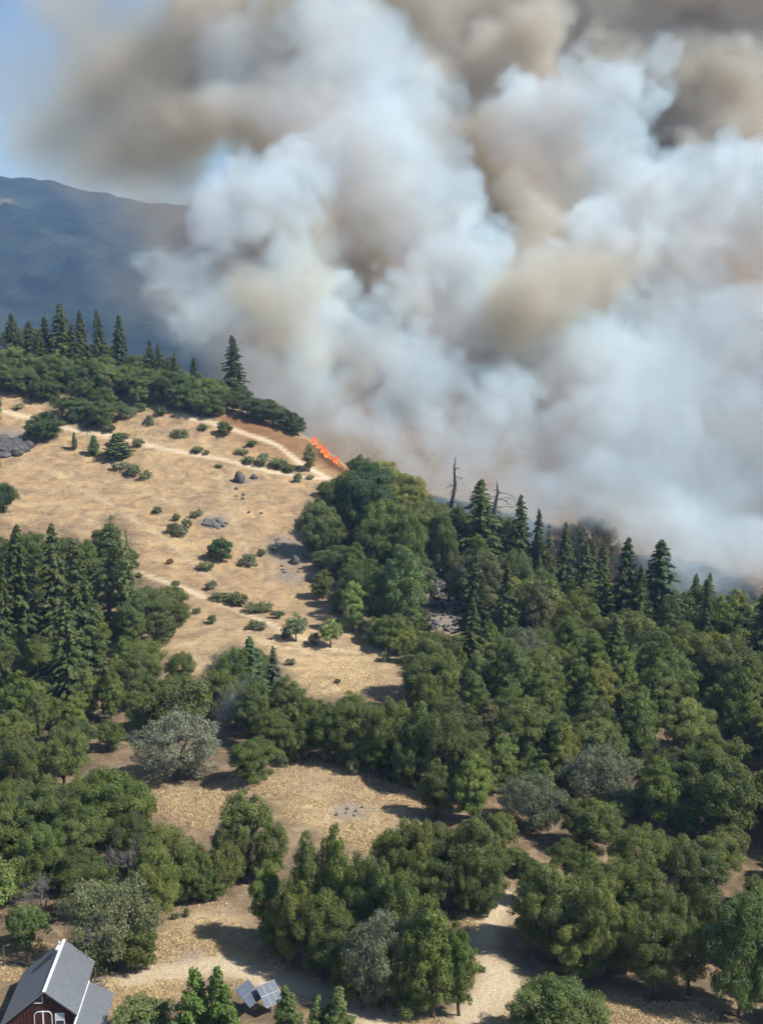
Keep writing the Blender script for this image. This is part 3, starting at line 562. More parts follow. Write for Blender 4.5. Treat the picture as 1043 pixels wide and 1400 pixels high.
for k, x, t, b, w in [('oak', 316, 1112, 1200, 62), ('oak', 372, 1120, 1204, 66), ('scrub', 318, 1160, 1204, 60), ('scrub', 366, 1160, 1206, 60), ('scrub', 188, 1262, 1330, 70), ('scrub', 130, 1275, 1335, 50), ('scrub', 275, 1178, 1236, 44), ('oak', 232, 1125, 1240, 88), ('oak', 265, 1150, 1232, 66), ('scrub', 305, 1150, 1226, 60), ('oak', 215, 1150, 1260, 80), ('oak', 120, 1110, 1200, 90), ('scrub', 290, 1165, 1230, 50)]:
    plant_px(k, x, t, b, w, 'green oak between the meadow and the barn clearing', 'oaks between meadow and barn clearing', name='oak_tree', cat='oak tree')
for x, t, b, w in ((820, 702, 822, 84), (790, 715, 820, 60), (930, 755, 850, 56), (935, 770, 850, 44)):
    p, d = ground(x, b); plant('oak', p[0], p[1] + 10, (b - t) * d / F, 'brownish round tree veiled by smoke behind the ridge firs', 'smoke-veiled trees behind the ridge', w * d / F, name='oak_tree', cat='oak tree', color=(.10, .09, .055))
for x, b, t, w in ((318, 566, 34, 42), (338, 571, 36, 44), (356, 577, 36, 44), (374, 583, 36, 44), (392, 589, 34, 40), (408, 596, 30, 34), (330, 560, 36, 40), (365, 572, 34, 40)):
    plant_px('oak', x, b - t, b, w, 'oak in the row along the crest just above the flames, smoke shade in its colour', 'oaks in the row above the flames', name='oak_tree', cat='oak tree', color=(.056, .070, .028))  # crowns coloured darker to paint in the shade of the smoke
for x, b, t, w in [(x, 522 + .13 * x, 50, 56) for x in range(-10, 300, 27)] + [(8, 536, 44, 56), (38, 540, 44, 54), (64, 549, 40, 46), (86, 570, 34, 38), (110, 578, 38, 46), (140, 583, 40, 48), (166, 574, 28, 36), (192, 553, 34, 40), (222, 549, 40, 46), (246, 561, 40, 46), (270, 570, 40, 44), (290, 570, 34, 40), (20, 512, 44, 56), (75, 520, 44, 56), (130, 530, 46, 56), (180, 538, 46, 56)]:
    plant_px('oak', x, b - t, b, w, 'bright green rounded oak in the belt above the grassy slope', 'oaks in the belt above the grassy slope', name='oak_tree', cat='oak tree', color=R.choice([(.085, .105, .036), (.068, .092, .03), (.095, .112, .04), (.06, .078, .028)]))
plant_px('laurel', 423, 605, 646, 24, 'pale olive tall bush beside the flames', name='bush', cat='bush', color=(.13, .125, .06))  # paler, less green foliage than the other laurels
for k, x, t, b, w in [('oak', 418, 975, 1040, 64), ('oak', 452, 952, 1042, 70), ('oak', 490, 942, 1048, 84), ('oak', 532, 948, 1058, 84), ('laurel', 572, 955, 1072, 70), ('oak', 612, 965, 1086, 86), ('oak', 400, 985, 1040, 56), ('laurel', 510, 985, 1058, 56), ('oak', 560, 1005, 1078, 70), ('oak', 640, 1000, 1100, 76), ('oak', 585, 910, 1005, 60), ('oak', 375, 965, 1030, 60), ('oak', 430, 950, 1020, 50)]:
    plant_px(k, x, t, b, w, 'green oak in the belt of trees between knoll and meadow' if k == 'oak' else 'light green laurel in the belt of trees between knoll and meadow', 'trees in the belt between knoll and meadow', name='oak_tree' if k == 'oak' else 'laurel_tree', cat='oak tree' if k == 'oak' else 'laurel tree')
for k, x, t, b, w in [('oak', 150, 1040, 1160, 118), ('oak', 60, 1058, 1170, 118), ('oak', 192, 1066, 1140, 62), ('oak', 108, 1088, 1190, 108), ('oak', 15, 1085, 1185, 100), ('oak', 182, 1105, 1195, 84), ('oak', 60, 1120, 1220, 90), ('scrub', 20, 1165, 1235, 80), ('oak', 110, 1150, 1225, 70), ('oak', 90, 990, 1090, 100), ('oak', 30, 1000, 1100, 90)]:
    plant_px(k, x, t, b, w, 'dense dull green oak in the woods between the grey meadow oak and the barn', 'dense oaks uphill of the barn', name='oak_tree', cat='oak tree')
# ------------------------------------------------------------------ shrubs on the open slope
SHRUBS = [(165, 643, 26, 13), (182, 650, 34, 18), (200, 656, 24, 15), (245, 598, 30, 13), (278, 590, 18, 10), (270, 620, 24, 10), (283, 623, 14, 8), (220, 568, 24, 13), (340, 634, 26, 11), (360, 636, 30, 18), (380, 640, 34, 16), (395, 645, 26, 12), (330, 622, 22, 9), (345, 612, 20, 10),
          (235, 730, 22, 18), (248, 735, 26, 18), (241, 713, 16, 12), (255, 722, 20, 14), (270, 708, 24, 12), (216, 703, 18, 11), (289, 764, 18, 15), (340, 772, 36, 17), (280, 780, 30, 13), (357, 762, 14, 12), (290, 806, 24, 13), (290, 853, 19, 13), (268, 840, 14, 10), (300, 822, 40, 13), (325, 828, 44, 18), (345, 838, 36, 15), (362, 836, 34, 16), (380, 846, 24, 12), (346, 860, 24, 13), (358, 862, 20, 13), (392, 872, 22, 18), (430, 882, 26, 18), (398, 910, 16, 11), (462, 935, 14, 7), (408, 660, 16, 14), (424, 656, 14, 8), (190, 612, 20, 14), (150, 590, 26, 12), (170, 600, 30, 9), (120, 585, 24, 11), (100, 578, 24, 11), (28, 560, 22, 9), (240, 800, 14, 8), (300, 640, 14, 6), (527, 905, 18, 18), (190, 790, 14, 8),
          (205, 580, 22, 14), (175, 572, 30, 18), (190, 562, 26, 14), (212, 812, 18, 10), (483, 1060, 28, 26), (470, 1050, 22, 15), (535, 1068, 20, 12), (690, 1215, 20, 12), (255, 1255, 14, 12), (240, 1258, 12, 10), (520, 1380, 18, 10), (660, 1330, 14, 9), (385, 1050, 20, 18), (680, 1060, 20, 12)]
for i, (x, b, w, h) in enumerate(SHRUBS):
    dry = i % 3 == 0
    plant_px('shrub', x, b - h, b, w, 'low grey-green shrub on the dry open ground' if dry else 'low green shrub on the dry open ground', 'low shrubs on the open ground', name='shrub', cat='shrub', color=R.choice([(.14, .14, .085), (.12, .12, .07)]) if dry else None)
plant_px('shrub', 233, 763, 772, 14, 'small reddish dead shrub on the slope', name='shrub', cat='shrub', color=(.13, .055, .035))
# ------------------------------------------------------------------ forest fill
def blocked(x, y, z, h, r, d):
    """would the tree hide ground that the photograph shows bare?"""
    s = F / d
    pts = [(x, y, z), (x, y, z + h * .5), (x, y, z + h * .88), (x - r * .6, y, z + h * .5), (x + r * .6, y, z + h * .5)]
    px, py, _ = project(np.array(pts))
    qx, qy, _ = project(np.array([(x, y, z + h * .98), (x - r * .85, y, z + h * .55), (x + r * .85, y, z + h * .55), (x - r * .5, y, z + h * .9), (x + r * .5, y, z + h * .9)]))
    if poly_mask(qx, qy, OPEN[1]).any() or poly_mask(qx, qy, OPEN[2]).any(): return True
    if poly_mask(qx, qy, [(308, 1005), (384, 1005), (384, 1075), (308, 1075)]).any() or poly_mask(qx, qy, [(185, 970), (305, 970), (300, 1065), (190, 1065)]).any(): return True
    for pl in OPEN:
        if poly_mask(px, py, pl).any(): return True
    return False
HOUSE_P = at(70, 1400, 104)
def region(px, py, d, x):
    if d > 285 and px < 500: return 'crest'
    if px > 430 and py < 905 and d > 200: return 'ridge'
    if px < 300 and d > 165: return 'foot'
    if px < 320: return 'left'
    if px > 430 and d > 140: return 'slope'
    if d > 150: return 'mid'
    return 'front'
WORDS = {'crest': 'in the woods on the crest above the grassy slope', 'ridge': 'in the forest along the ridge under the smoke', 'foot': 'in the woods round the fir stand', 'left': 'in the woods between fir stand and barn', 'slope': 'on the densely wooded slope below the ridge', 'mid': 'in the belt of trees between knoll and meadow', 'front': 'in the woods near the clearing'}
MIX = {'crest': [('oak', 5), ('scrub', 3)], 'ridge': [('oak', 6), ('laurel', 2), ('fir', 1)], 'foot': [('oak', 5), ('laurel', 3), ('scrub', 2)], 'left': [('oak', 6), ('scrub', 3), ('laurel', 1.5), ('grey_oak', .6)],
       'slope': [('oak', 5), ('laurel', 4), ('scrub', 1.5), ('fir', .5), ('grey_oak', .7)], 'mid': [('oak', 5), ('laurel', 3), ('scrub', 1)], 'front': [('oak', 4), ('scrub', 2)]}
KW = {'oak': ('oak_tree', 'oak tree', 'round evergreen oak'), 'scrub': ('scrub_oak_tree', 'oak tree', 'bushy scrub oak'), 'laurel': ('laurel_tree', 'laurel tree', 'laurel'), 'grey_oak': ('oak_tree', 'oak tree', 'grey lichen-hung oak'), 'fir': ('fir_tree', 'fir tree', 'fir')}
LAND = [(q_, ground(*p_)[0]) for q_, p_ in (('the rock scree', (603, 810)), ('the lichen-grey meadow oak', (243, 1068)), ('the barn', (80, 1340)), ('the sandy path', (690, 1290)), ('the umbrella-shaped young tree', (452, 886)), ('the blue-grey fir', (376, 972)), ('the flames', (450, 640)), ('the big rock outcrop', (8, 612)), ('the tallest ragged ridge fir', (900, 885)), ('the meadow with the pale stony patch', (480, 1112)), ('the dark glossy tree at the path end', (1010, 1392)), ('the compact oak clump', (600, 1235)), ('the sparse see-through firs', (165, 850)), ('the dead snags', (650, 765)))]
def describe(k, wd, h, c, x, y, rg):
    lum = c[1] / (sum(q_[1] for q_ in COLS[k]) / len(COLS[k])); lo, hi = HR[rg]; u = (h - lo) / (hi - lo)
    if k in ('fir', 'laurel', 'scrub', 'grey_oak'): u = (h / (1.45 if k == 'fir' else 1.08 if k == 'laurel' else .62 if k == 'scrub' else 1) - lo) / (hi - lo)
    size = 'small ' if u < .3 else ('large ' if k in ('scrub', 'grey_oak') else 'tall ') if u > .72 else ''
    T = {'fir': ('very dark ', 'dark ', 'dull green '), 'laurel': ('mid-green ', 'light green ', 'pale green '), 'grey_oak': ('', '', '')}.get(k, ('dark ', 'green ', 'paler '))
    tone = '' if 'ish' in wd else T[0] if lum < .94 else T[2] if lum > 1.06 else T[1]
    nm, dist = min(((n_, math.hypot(x - p_[0], y - p_[1])) for n_, p_ in LAND), key=lambda q_: q_[1])
    where = ('beside ' + nm) if dist < 14 else ('near ' + nm) if dist < 34 else WORDS[rg]
    return size + tone + wd + ' ' + where
HR = {'crest': (5, 8.5), 'ridge': (7, 12), 'foot': (5.5, 9.5), 'left': (5.5, 9), 'slope': (5, 11.5), 'mid': (5.5, 10), 'front': (5, 8)}
nfill = 0
cand = []
yy = 96.0
while yy < 372:
    step = 3.3
    xx = -155.0
    while xx < 175:
        cand.append((xx + R.uniform(-1.5, 1.5), yy + R.uniform(-1.5, 1.5))); xx += step
    yy += step
R.shuffle(cand)
for (x, y) in cand:
    z = float(hgt(x, y)); px, py, d = project((x, y, z))
    if d < 95 or px < -60 or px > 1190: continue
    if py > 1475: continue
    if x < HOUSE_P[0] + 10 and abs(y - HOUSE_P[1]) < 14: continue
    rg = region(px, py, d, x)
    if rg == 'front' and (px < 700 and d < 128 or py > 1312 and px < 985): continue
    if rg == 'crest' and d > 352: continue
    if rg == 'ridge' and d > 300 and px < 560: continue
    if d > 310 and px > 560 and R.random() < .45: continue
    names, ws = zip(*MIX[rg]); k = R.choices(names, ws)[0]
    if px < -25 or px > 1070: k = R.choice(['fir', 'laurel', 'scrub', 'scrub'])
    if k == 'fir' and (rg == 'slope' and py > 960 or rg == 'ridge' and px < 600): k = 'oak'
    h = R.uniform(*HR[rg])
    if (px < -25 or px > 1070) and k == 'scrub': h *= 1.5
    if k == 'fir': h *= 1.45
    if k == 'scrub': h *= .62
    if k == 'laurel': h *= 1.08
    p0 = PROTO[k][0]; r = p0['r'] * h / p0['h']
    if any((x - a) ** 2 + (y - b) ** 2 < (.67 * (r + c) if rg != 'slope' else .62 * (r + c)) ** 2 for a, b, c, hh in PLACED): continue
    if blocked(x, y, z, h, r, d): continue
    if k == 'oak' and COUNT.get('oak', 0) >= 285: k = 'laurel' if R.random() < .6 else 'scrub'
    tp = np.array([x, y, z + h * .9]) - CAM; ts = np.linspace(.3, .97, 60)[:, None]; ln = CAM + ts * tp      # hidden behind the crest: leave out
    if (ln[:, 2] < hgt(ln[:, 0], ln[:, 1])).any(): continue
    if k == 'laurel' and COUNT.get('laurel', 0) >= 295: k = 'scrub'; h *= .7
    nm, cat, wd = KW[k]; colr = None; q0 = R.random()
    if k in ('oak', 'laurel') and rg in ('slope', 'ridge', 'mid', 'left'):
        if q0 < .07: colr = (.13, .13, .03); wd = 'yellowish ' + wd
        elif q0 < .10: colr = (.085, .075, .036); wd = 'dull brownish ' + wd
    cc = colr or tuple(q_ / 1.35 for q_ in R.choice(COLS[k])); lab = describe(k, wd, h, tuple(q_ * 1.35 for q_ in cc), x, y, rg)
    plant(k, x, y, h, lab, lab + ' (look-alikes)', name=nm, cat=cat, color=cc)
    nfill += 1
nsc = 0
R.shuffle(cand)
for (x, y) in cand:                                   # low scrub closing the gaps between the crowns
    z = float(hgt(x, y)); px, py, d = project((x, y, z))
    if d < 98 or px < -10 or px > 1055 or py > 1420 or d > 300 or nsc >= 298: continue
    if x < HOUSE_P[0] + 10 and abs(y - HOUSE_P[1]) < 14: continue
    rg = region(px, py, d, x); h = R.uniform(3.0, 5.4); r = 3.4 * h / 5.8
    if rg in ('front', 'left', 'crest', 'foot') or (rg == 'front' and py > 1300): continue
    if any((x - a) ** 2 + (y - b) ** 2 < (.38 * (r + c)) ** 2 for a, b, c, hh in PLACED): continue
    if blocked(x, y, z, h, r * 1.3, d): continue
    tp = np.array([x, y, z + h * .9]) - CAM; ts = np.linspace(.3, .97, 60)[:, None]; ln = CAM + ts * tp
    if (ln[:, 2] < hgt(ln[:, 0], ln[:, 1])).any(): continue
    cc = tuple(q_ / 1.35 for q_ in R.choice(COLS['scrub'])); lab = describe('scrub', 'understorey bush', (h - 2.6) / 2.2 * (HR[rg][1] - HR[rg][0]) * .62 + HR[rg][0] * .62, tuple(q_ * 1.35 for q_ in cc), x, y, rg)
    plant('scrub', x, y, h, lab, lab + ' (look-alikes)', name='scrub_bush', cat='bush', color=cc); nsc += 1
print('scrub', nsc)
print('fill', nfill, COUNT, time.time() - T0)

# ------------------------------------------------------------------ barn
def barn():
    A = at(60.4, 1356, 100); psi = math.radians(3.0)
    gz = float(hgt(A[0], A[1] + 3)) - .1; H = A[2] - gz
    o = empty('barn', (A[0], A[1], gz), psi); tag(o, 'dark red wooden barn with grey metal roof and white ridge cap', 'barn')
    m_roof = plain('grey_metal_roof', (.185, .20, .22), .45, .06, 1.2, .02, .35, .5)
    m_white = plain('white_trim', (.75, .76, .76), .5, .05); m_glass = plain('dark_window_glass', (.03, .035, .04), .08, .1, 2, 0, 0, .6)
    m_red = plain('dark_red_boards', (.060, .020, .014), .8, .35, 5, .3); m_dark = plain('dark_skylight', (.02, .022, .025), .15)
    m_grey = plain('pale_blind', (.5, .53, .55), .6, .05)
    L = 8.2; wr, dr, wl, dl = 2.6, 2.15, 3.75, 3.05                  # right / left half widths and drops of the roof
    er, el = H - dr, H - dl; of = .30                                 # roof oversails the front wall
    w = MB()                                                          # walls: closed box with gable ends, then battens
    x0, x1 = -wl + .35, wr - .25
    zr, zl = H - dr * x1 / wr - .12, H + dl * x0 / wl - .12
    for y, flip in ((of, False), (L - .25, True)):
        pts = [(x0, y, -.5), (x1, y, -.5), (x1, y, zr), (0, y, H - .12), (x0, y, zl)]; w.poly(pts[::-1] if flip else pts)
    w.quad((x0, L - .25, -.5), (x0, of, -.5), (x0, of, zl), (x0, L - .25, zl)); w.quad((x1, of, -.5), (x1, L - .25, -.5), (x1, L - .25, zr), (x1, of, zr))
    wall = w.build('wall', m_red, o)
    bt = MB(); x = x0 + .12
    while x < x1 - .05:
        zt = H - .15 - (dr / wr * x if x > 0 else -dl / wl * x); bt.box(x - .025, x + .025, of - .03, of - .002, -.4, zt - .04); x += .3
    bt.build('batten', m_red, wall)
    def slab(name, a, b, y0, y1, t=.09):
        r = MB(); n = Vector((-(b[1] - a[1]), 0, b[0] - a[0])).normalized() * t
        if n.z < 0: n = -n
        P = [Vector((a[0], y0, a[1])), Vector((b[0], y0, b[1])), Vector((b[0], y1, b[1])), Vector((a[0], y1, a[1]))]
        r.prism(P, n)
        k = max(1, int((y1 - y0) / .45)); d = (Vector((b[0], 0, b[1])) - Vector((a[0], 0, a[1])))
        for i in range(1, k):                                         # standing seams
            y = y0 + (y1 - y0) * i / k; r.prism([Vector((a[0], y - .012, a[1])) + n, Vector((b[0], y - .012, b[1])) + n, Vector((b[0], y + .012, b[1])) + n, Vector((a[0], y + .012, a[1])) + n], n.normalized() * .025)
        return r.build(name, m_roof, o), n
    rr, nr = slab('roof', (0.0, H - .1), (wr, er - .1), 0, L); rl, nl = slab('roof', (-.002, H - .1), (-wl, el - .1), 0, L)
    rc = MB(); rc.box(-.12, .12, -.03, L + .02, H - .02, H + .045); rc.build('ridge_cap', m_white, rr)
    sl_ = Vector((-wl, 0, -dl)).normalized(); nl_ = nl.normalized()
    for y in (6.2, 6.75):                                             # two narrow skylights running up the slope
        k = MB(); p = Vector((0, y, H - .1)) + nl + sl_ * .8; q = p + sl_ * 2.3; hw = Vector((0, .07, 0)); k.prism([p - hw, q - hw, q + hw, p + hw], nl_ * .05); k.build('skylight', m_dark, rl)
    for y, r_, hh in ((7.2, .10, .3), (6.75, .14, .35), (7.7, .07, .4)):
        k = MB(); p = Vector((-.32, y, H - .35)); k.tube([p, p + Vector((0, 0, hh))], [r_, r_], 8); k.tube([p + Vector((0, 0, hh)), p + Vector((0, 0, hh + .12))], [r_ * 1.5, r_ * .5], 8); k.build('roof_vent', m_white, rl)
    for a, b in (((0, H), (wr, er)), ((0, H), (-wl, el))):            # dark fascia under the gable edge
        k = MB(); k.prism([(a[0], -.02, a[1] - .12), (b[0], -.02, b[1] - .12), (b[0], -.02, b[1] - .26), (a[0], -.02, a[1] - .26)], (0, .06, 0)); k.build('fascia', m_dark, o)
    # lean-to on the right
    lx0, lx1, lz0, lz1 = wr - .12, wr + 2.15, er - .32, er - 1.55
    lt, nlt = slab('lean_to_roof', (lx0, lz0), (lx1, lz1), -1.5, 5.4)
    k = MB(); k.box(x1 + .01, lx1 - .25, -1.2, 5.2, -.5, lz1 + .12); k.build('lean_to_wall', m_red, o)
    k = MB(); k.box(wr - .06, wr + .06, -1.52, 5.42, er - .30, er - .19); k.build('flashing', m_white, lt)
    # front details, just proud of the wall
    yf = of - .034
    def bar(mb, a, b, t=.055, d=.05):
        a = Vector((a[0], 0, a[1])); b = Vector((b[0], 0, b[1])); u = (b - a).normalized(); n = Vector((-u.z, 0, u.x)) * t / 2
        mb.prism([a - n - u * t / 2, b - n + u * t / 2, b + n + u * t / 2, a + n - u * t / 2], (0, -d, 0))
    def at_front(mb, name, mat, par, y=yf):
        q = mb.build(name, mat, par); q.location = (0, y, 0); return q
    z = lambda dy: H - dy
    g = MB(); tri = [(-.98, z(1.16)), (-.22, z(1.16)), (-.22, z(.46))]; g.prism([(a, 0, b) for a, b in tri], (0, -.02, 0)); wn = at_front(g, 'triangular_window', m_glass, o)
    f = MB(); [bar(f, tri[i], tri[(i + 1) % 3]) for i in range(3)]; f.build('frame', m_white, wn)
    dx0, dx1, dt, db = -.95, .50, 1.95, 4.5
    d_ = MB(); d_.prism([(dx0, 0, z(db)), (dx1, 0, z(db)), (dx1, 0, z(dt + .35)), (dx1 - .3, 0, z(dt)), (dx0 + .3, 0, z(dt)), (dx0, 0, z(dt + .35))], (0, -.03, 0)); door = at_front(d_, 'loft_door', m_red, o)
    f = MB(); arc = [(dx0, z(db))] + [(dx0 + .38 - .38 * math.cos(a), z(dt + .42) + .42 * math.sin(a)) for a in (0, .4, .8, 1.2, 1.57)] + [(dx1 - .38 + .38 * math.sin(a), z(dt + .42) + .42 * math.cos(a)) for a in (0, .4, .8, 1.2, 1.57)] + [(dx1, z(db))]
    for a, b in zip(arc[:-1], arc[1:]): bar(f, a, b, .06, .055)
    xm = (dx0 + dx1) / 2; bar(f, (xm, z(db)), (xm, z(dt)), .12, .05); f.build('frame', m_white, door)
    g = MB(); g.box(.78, 1.50, -.02, 0, z(3.2), z(2.15)); wn = at_front(g, 'window', m_glass, o)
    f = MB(); bar(f, (.78, z(3.2)), (1.5, z(3.2))); bar(f, (.78, z(2.15)), (1.5, z(2.15))); bar(f, (.78, z(3.2)), (.78, z(2.15))); bar(f, (1.5, z(3.2)), (1.5, z(2.15))); bar(f, (.78, z(2.78)), (1.5, z(2.78)), .05); f.build('frame', m_white, wn)
    k = MB(); k.box(.81, 1.47, -.032, -.021, z(2.75), z(2.18)); k.build('blind', m_grey, wn)
barn()
# ------------------------------------------------------------------ solar arrays
def solar(px, py, label, yaw):
    p, d = ground(px, py); m_pole = plain('galvanised_pole', (.16, .16, .16), .5, .1, 4, 0, .6)
    m, t, b, o_ = nodes('solar_cells')
    tc = t.nodes.new('ShaderNodeTexCoord'); br = t.nodes.new('ShaderNodeTexBrick'); br.offset = 0; br.inputs['Scale'].default_value = 6.5; br.inputs['Mortar Size'].default_value = .018; br.inputs['Brick Width'].default_value = 1; br.inputs['Row Height'].default_value = 1
    br.inputs['Color1'].default_value = (.06, .075, .105, 1); br.inputs['Color2'].default_value = (.065, .08, .11, 1); br.inputs['Mortar'].default_value = (.32, .35, .4, 1)
    t.links.new(tc.outputs['Object'], br.inputs['Vector']); t.links.new(br.outputs['Color'], b.inputs['Base Color']); b.inputs['Roughness'].default_value = .22; b.inputs['Specular IOR Level'].default_value = .9
    m_al = plain('aluminium_frame', (.30, .31, .33), .4, .05, 4, 0, .6)
    o = empty('solar_array', tuple(p), 0); tag(o, label, 'solar panel')
    k = MB(); k.tube([(0, 0, -.4), (0, 0, 1.75)], [.075, .075], 8); k.build('pole', m_pole, o)
    Az = math.radians(yaw); e1 = Vector((math.cos(Az) * .80, math.sin(Az) * .80, -.6)); e2 = Vector((-math.sin(Az), math.cos(Az), 0)); n = e1.cross(e2); 
    if n.z < 0: n = -n
    Mx = Matrix((e1, e2, n)).transposed().to_4x4(); Mx.translation = Vector((0, 0, 1.8))
    fr = MB()
    for v in (-.5, .5): fr.box(-1.0, 1.0, v - .03, v + .03, -.10, -.04)
    f_ = fr.build('rack', m_pole, o); f_.matrix_local = Mx
    for i in range(2):
        for j in range(3):
            q = MB(); q.box(-.5, .5, -.30, .30, -.03, .012); pn = q.build('panel', m_al, o); pn.matrix_local = Mx @ Matrix.Translation((-.51 + 1.02 * i, -.62 + .62 * j, 0))
            c = MB(); c.quad((-.488, -.288, .016), (.488, -.288, .016), (.488, .288, .016), (-.488, .288, .016)); c.build('cells', m, pn)
solar(341, 1386, 'pole-mounted solar array with dull blue-grey face beside the conical trees', -32)
solar(370, 1388, 'pole-mounted solar array behind the small bushy trees, nearer the sandy clearing', -52)
# ------------------------------------------------------------------ posts, logs, rocks
m_post = plain('weathered_post', (.10, .08, .06), .9, .3, 5, .3)
for x, b, h in ((38, 1316, 24), (6, 1320, 22), (131, 1352, 24)):
    p, d = ground(x, b); k = MB(); hh = h * d / F / .85; k.tube([(0, 0, -.4), (.02, 0, hh * .5), (.03, .01, hh)], [.085, .08, .07], 7)
    q = k.build('fence_post', m_post); q.location = p; tag(q, 'dark weathered wooden fence post in the dry grass by the barn', 'fence post', 'fence posts by the barn')
p, d = ground(12, 1322); k = MB(); k.tube([(-2.4, 0, .15), (-.8, .3, .35), (.8, 0, .2), (2.6, -.5, .1)], [.05, .10, .09, .03], 6)
for a, b in (((-.8, .3, .35), (-1.9, 1.2, .7)), ((0, .15, .3), (-.6, -.9, .5)), ((.8, 0, .2), (1.5, .9, .5)), ((1.2, -.1, .2), (1.7, -.9, .3)), ((-1.4, .2, .3), (-2.2, -.6, .3))): k.tube([a, b], [.05, .012], 5)
q = k.build('fallen_branch', M_BURNT); q.location = p; tag(q, 'dark fallen branch lying on pale ground beside the barn', 'branch')
o = empty('log_pile', tuple(ground(124, 1356)[0])); tag(o, 'jumble of grey logs and boards lying behind the barn lean-to', 'log pile')
g_ = random.Random(3)
for i in range(9):
    k = MB(); a = g_.uniform(-.6, .9); L_ = g_.uniform(.6, 1.3); c = Vector((g_.uniform(-.9, .9), g_.uniform(-1.2, 1.2), .12 + .06 * i)); v = Vector((math.cos(a), math.sin(a), g_.uniform(-.1, .1))) * L_
    k.tube([c - v, c + v], [.09, .08], 6); k.build('log', M_DEADBARK, o)
def rock_mesh(name, seed, mat, sub=3, amp=.28):
    bm = bmesh.new(); bmesh.ops.create_icosphere(bm, subdivisions=sub, radius=1)
    V = np.array([v.co[:] for v in bm.verts]); n = fbm(V[:, 0] + 5, V[:, 1] + 5, V[:, 2] + 5, 1.0, 4, .55, seed * 3.7, True)
    cut = rng.normal(size=(7, 3)); cut /= np.linalg.norm(cut, axis=1)[:, None]
    r = 1 + amp * n
    for c in cut: dd = V @ c; r = np.where(dd * r > .72, .72 / np.maximum(dd, .3), r)
    for v, q in zip(bm.verts, V * r[:, None]): v.co = q
    me = bpy.data.meshes.new(name); bm.to_mesh(me); bm.free(); me.materials.append(mat); return me
ROCKS = [rock_mesh('rock', i, M_ROCK, 2, .35) for i in range(4)]; DROCKS = [rock_mesh('boulder', 10 + i, M_DARKROCK, 2, .3) for i in range(5)]; BIG = []
def rock(me, px, py, w, h, label, name='rock', sink=.35, cat='rock', group=None):
    p, d = ground(px, py); o = bpy.data.objects.new(name, me); r = w * d / F / 2; o.location = (p[0], p[1], p[2] + h * d / F * .3); o.scale = (r, r * .9, h * d / F * .75); o.rotation_euler = (0, 0, R.uniform(0, 6.28)); link(o); tag(o, label, cat, group); return o
def outcrop(label, px, py, w, h, n, ms):
    c, d = ground(px, py); o = empty('rock_outcrop', tuple(c)); tag(o, label, 'rock'); u = d / F
    for i in range(n):
        a = R.uniform(0, 6.28); q_ = R.random() ** .6; dx, dy = math.cos(a) * q_ * w / 2 * u, math.sin(a) * q_ * w / 2 * u * .8; r = R.uniform(.08, .21) * w * u * (1.15 - .6 * q_)
        q = bpy.data.objects.new('boulder', R.choice(ms)); q.location = (dx, dy, float(hgt(c[0] + dx, c[1] + dy)) - c[2] + r * .15); q.scale = (r * 1.2, r, min(r * .8, h * u)); q.rotation_euler = (R.uniform(-.4, .4), R.uniform(-.4, .4), R.uniform(0, 6.28)); link(q, o)
outcrop('large grey rock outcrop on the slope beside the lone rounded oak', 4, 612, 76, 12, 60, DROCKS)
outcrop('pale grey rock hump among shrubs on the grass slope', 294, 716, 34, 8, 36, ROCKS)
rock(DROCKS[0], 328, 660, 17, 17, 'small dark rock standing up just below the track', 'rock')
rock(DROCKS[1], 404, 771, 15, 10, 'dark rock on the stony patch near the wooded spur', 'rock')
rock(ROCKS[1], 348, 655, 12, 7, 'low grey rock beside the small dark rock below the track', 'rock')
for i in range(46):
    c = R.choice([(405, 770, 24, 14), (395, 755, 22, 12), (380, 745, 20, 10), (340, 690, 22, 20), (15, 612, 26, 8), (480, 1112, 24, 7), (490, 1385, 60, 8), (790, 1350, 60, 12), (930, 1385, 50, 8), (560, 1390, 40, 5)])
    rock(R.choice(ROCKS), c[0] + R.uniform(-1, 1) * c[2], c[1] + R.uniform(-1, 1) * c[3], R.uniform(2.5, 7), R.uniform(2, 4.5), 'small loose grey stone lying in the dry grass', 'stone', cat='stone', group='loose stones on the open ground')
sp, _ = ground(603, 800)
o = empty('rock_scree', tuple(sp)); tag(o, 'steep chute of dark grey boulders between the trees on the spur', 'rocks')
for i in range(240):
    u = R.random(); cx_ = 597 + 16 * u + R.uniform(-1, 1) * (13 + 14 * u); cy_ = 735 + 130 * u; p, d = ground(cx_, cy_)
    q = bpy.data.objects.new('boulder', R.choice(DROCKS if R.random() < .7 else ROCKS)); s_ = R.uniform(.25, .75) * (1.25 if u < .6 else .8); q.scale = (s_ * 1.3, s_, s_ * .9); q.rotation_euler = (R.uniform(-.5, .5), R.uniform(-.5, .5), R.uniform(0, 6.28))
    q.location = Vector(p) - Vector(sp) + Vector((0, 0, s_ * .25)); link(q, o)
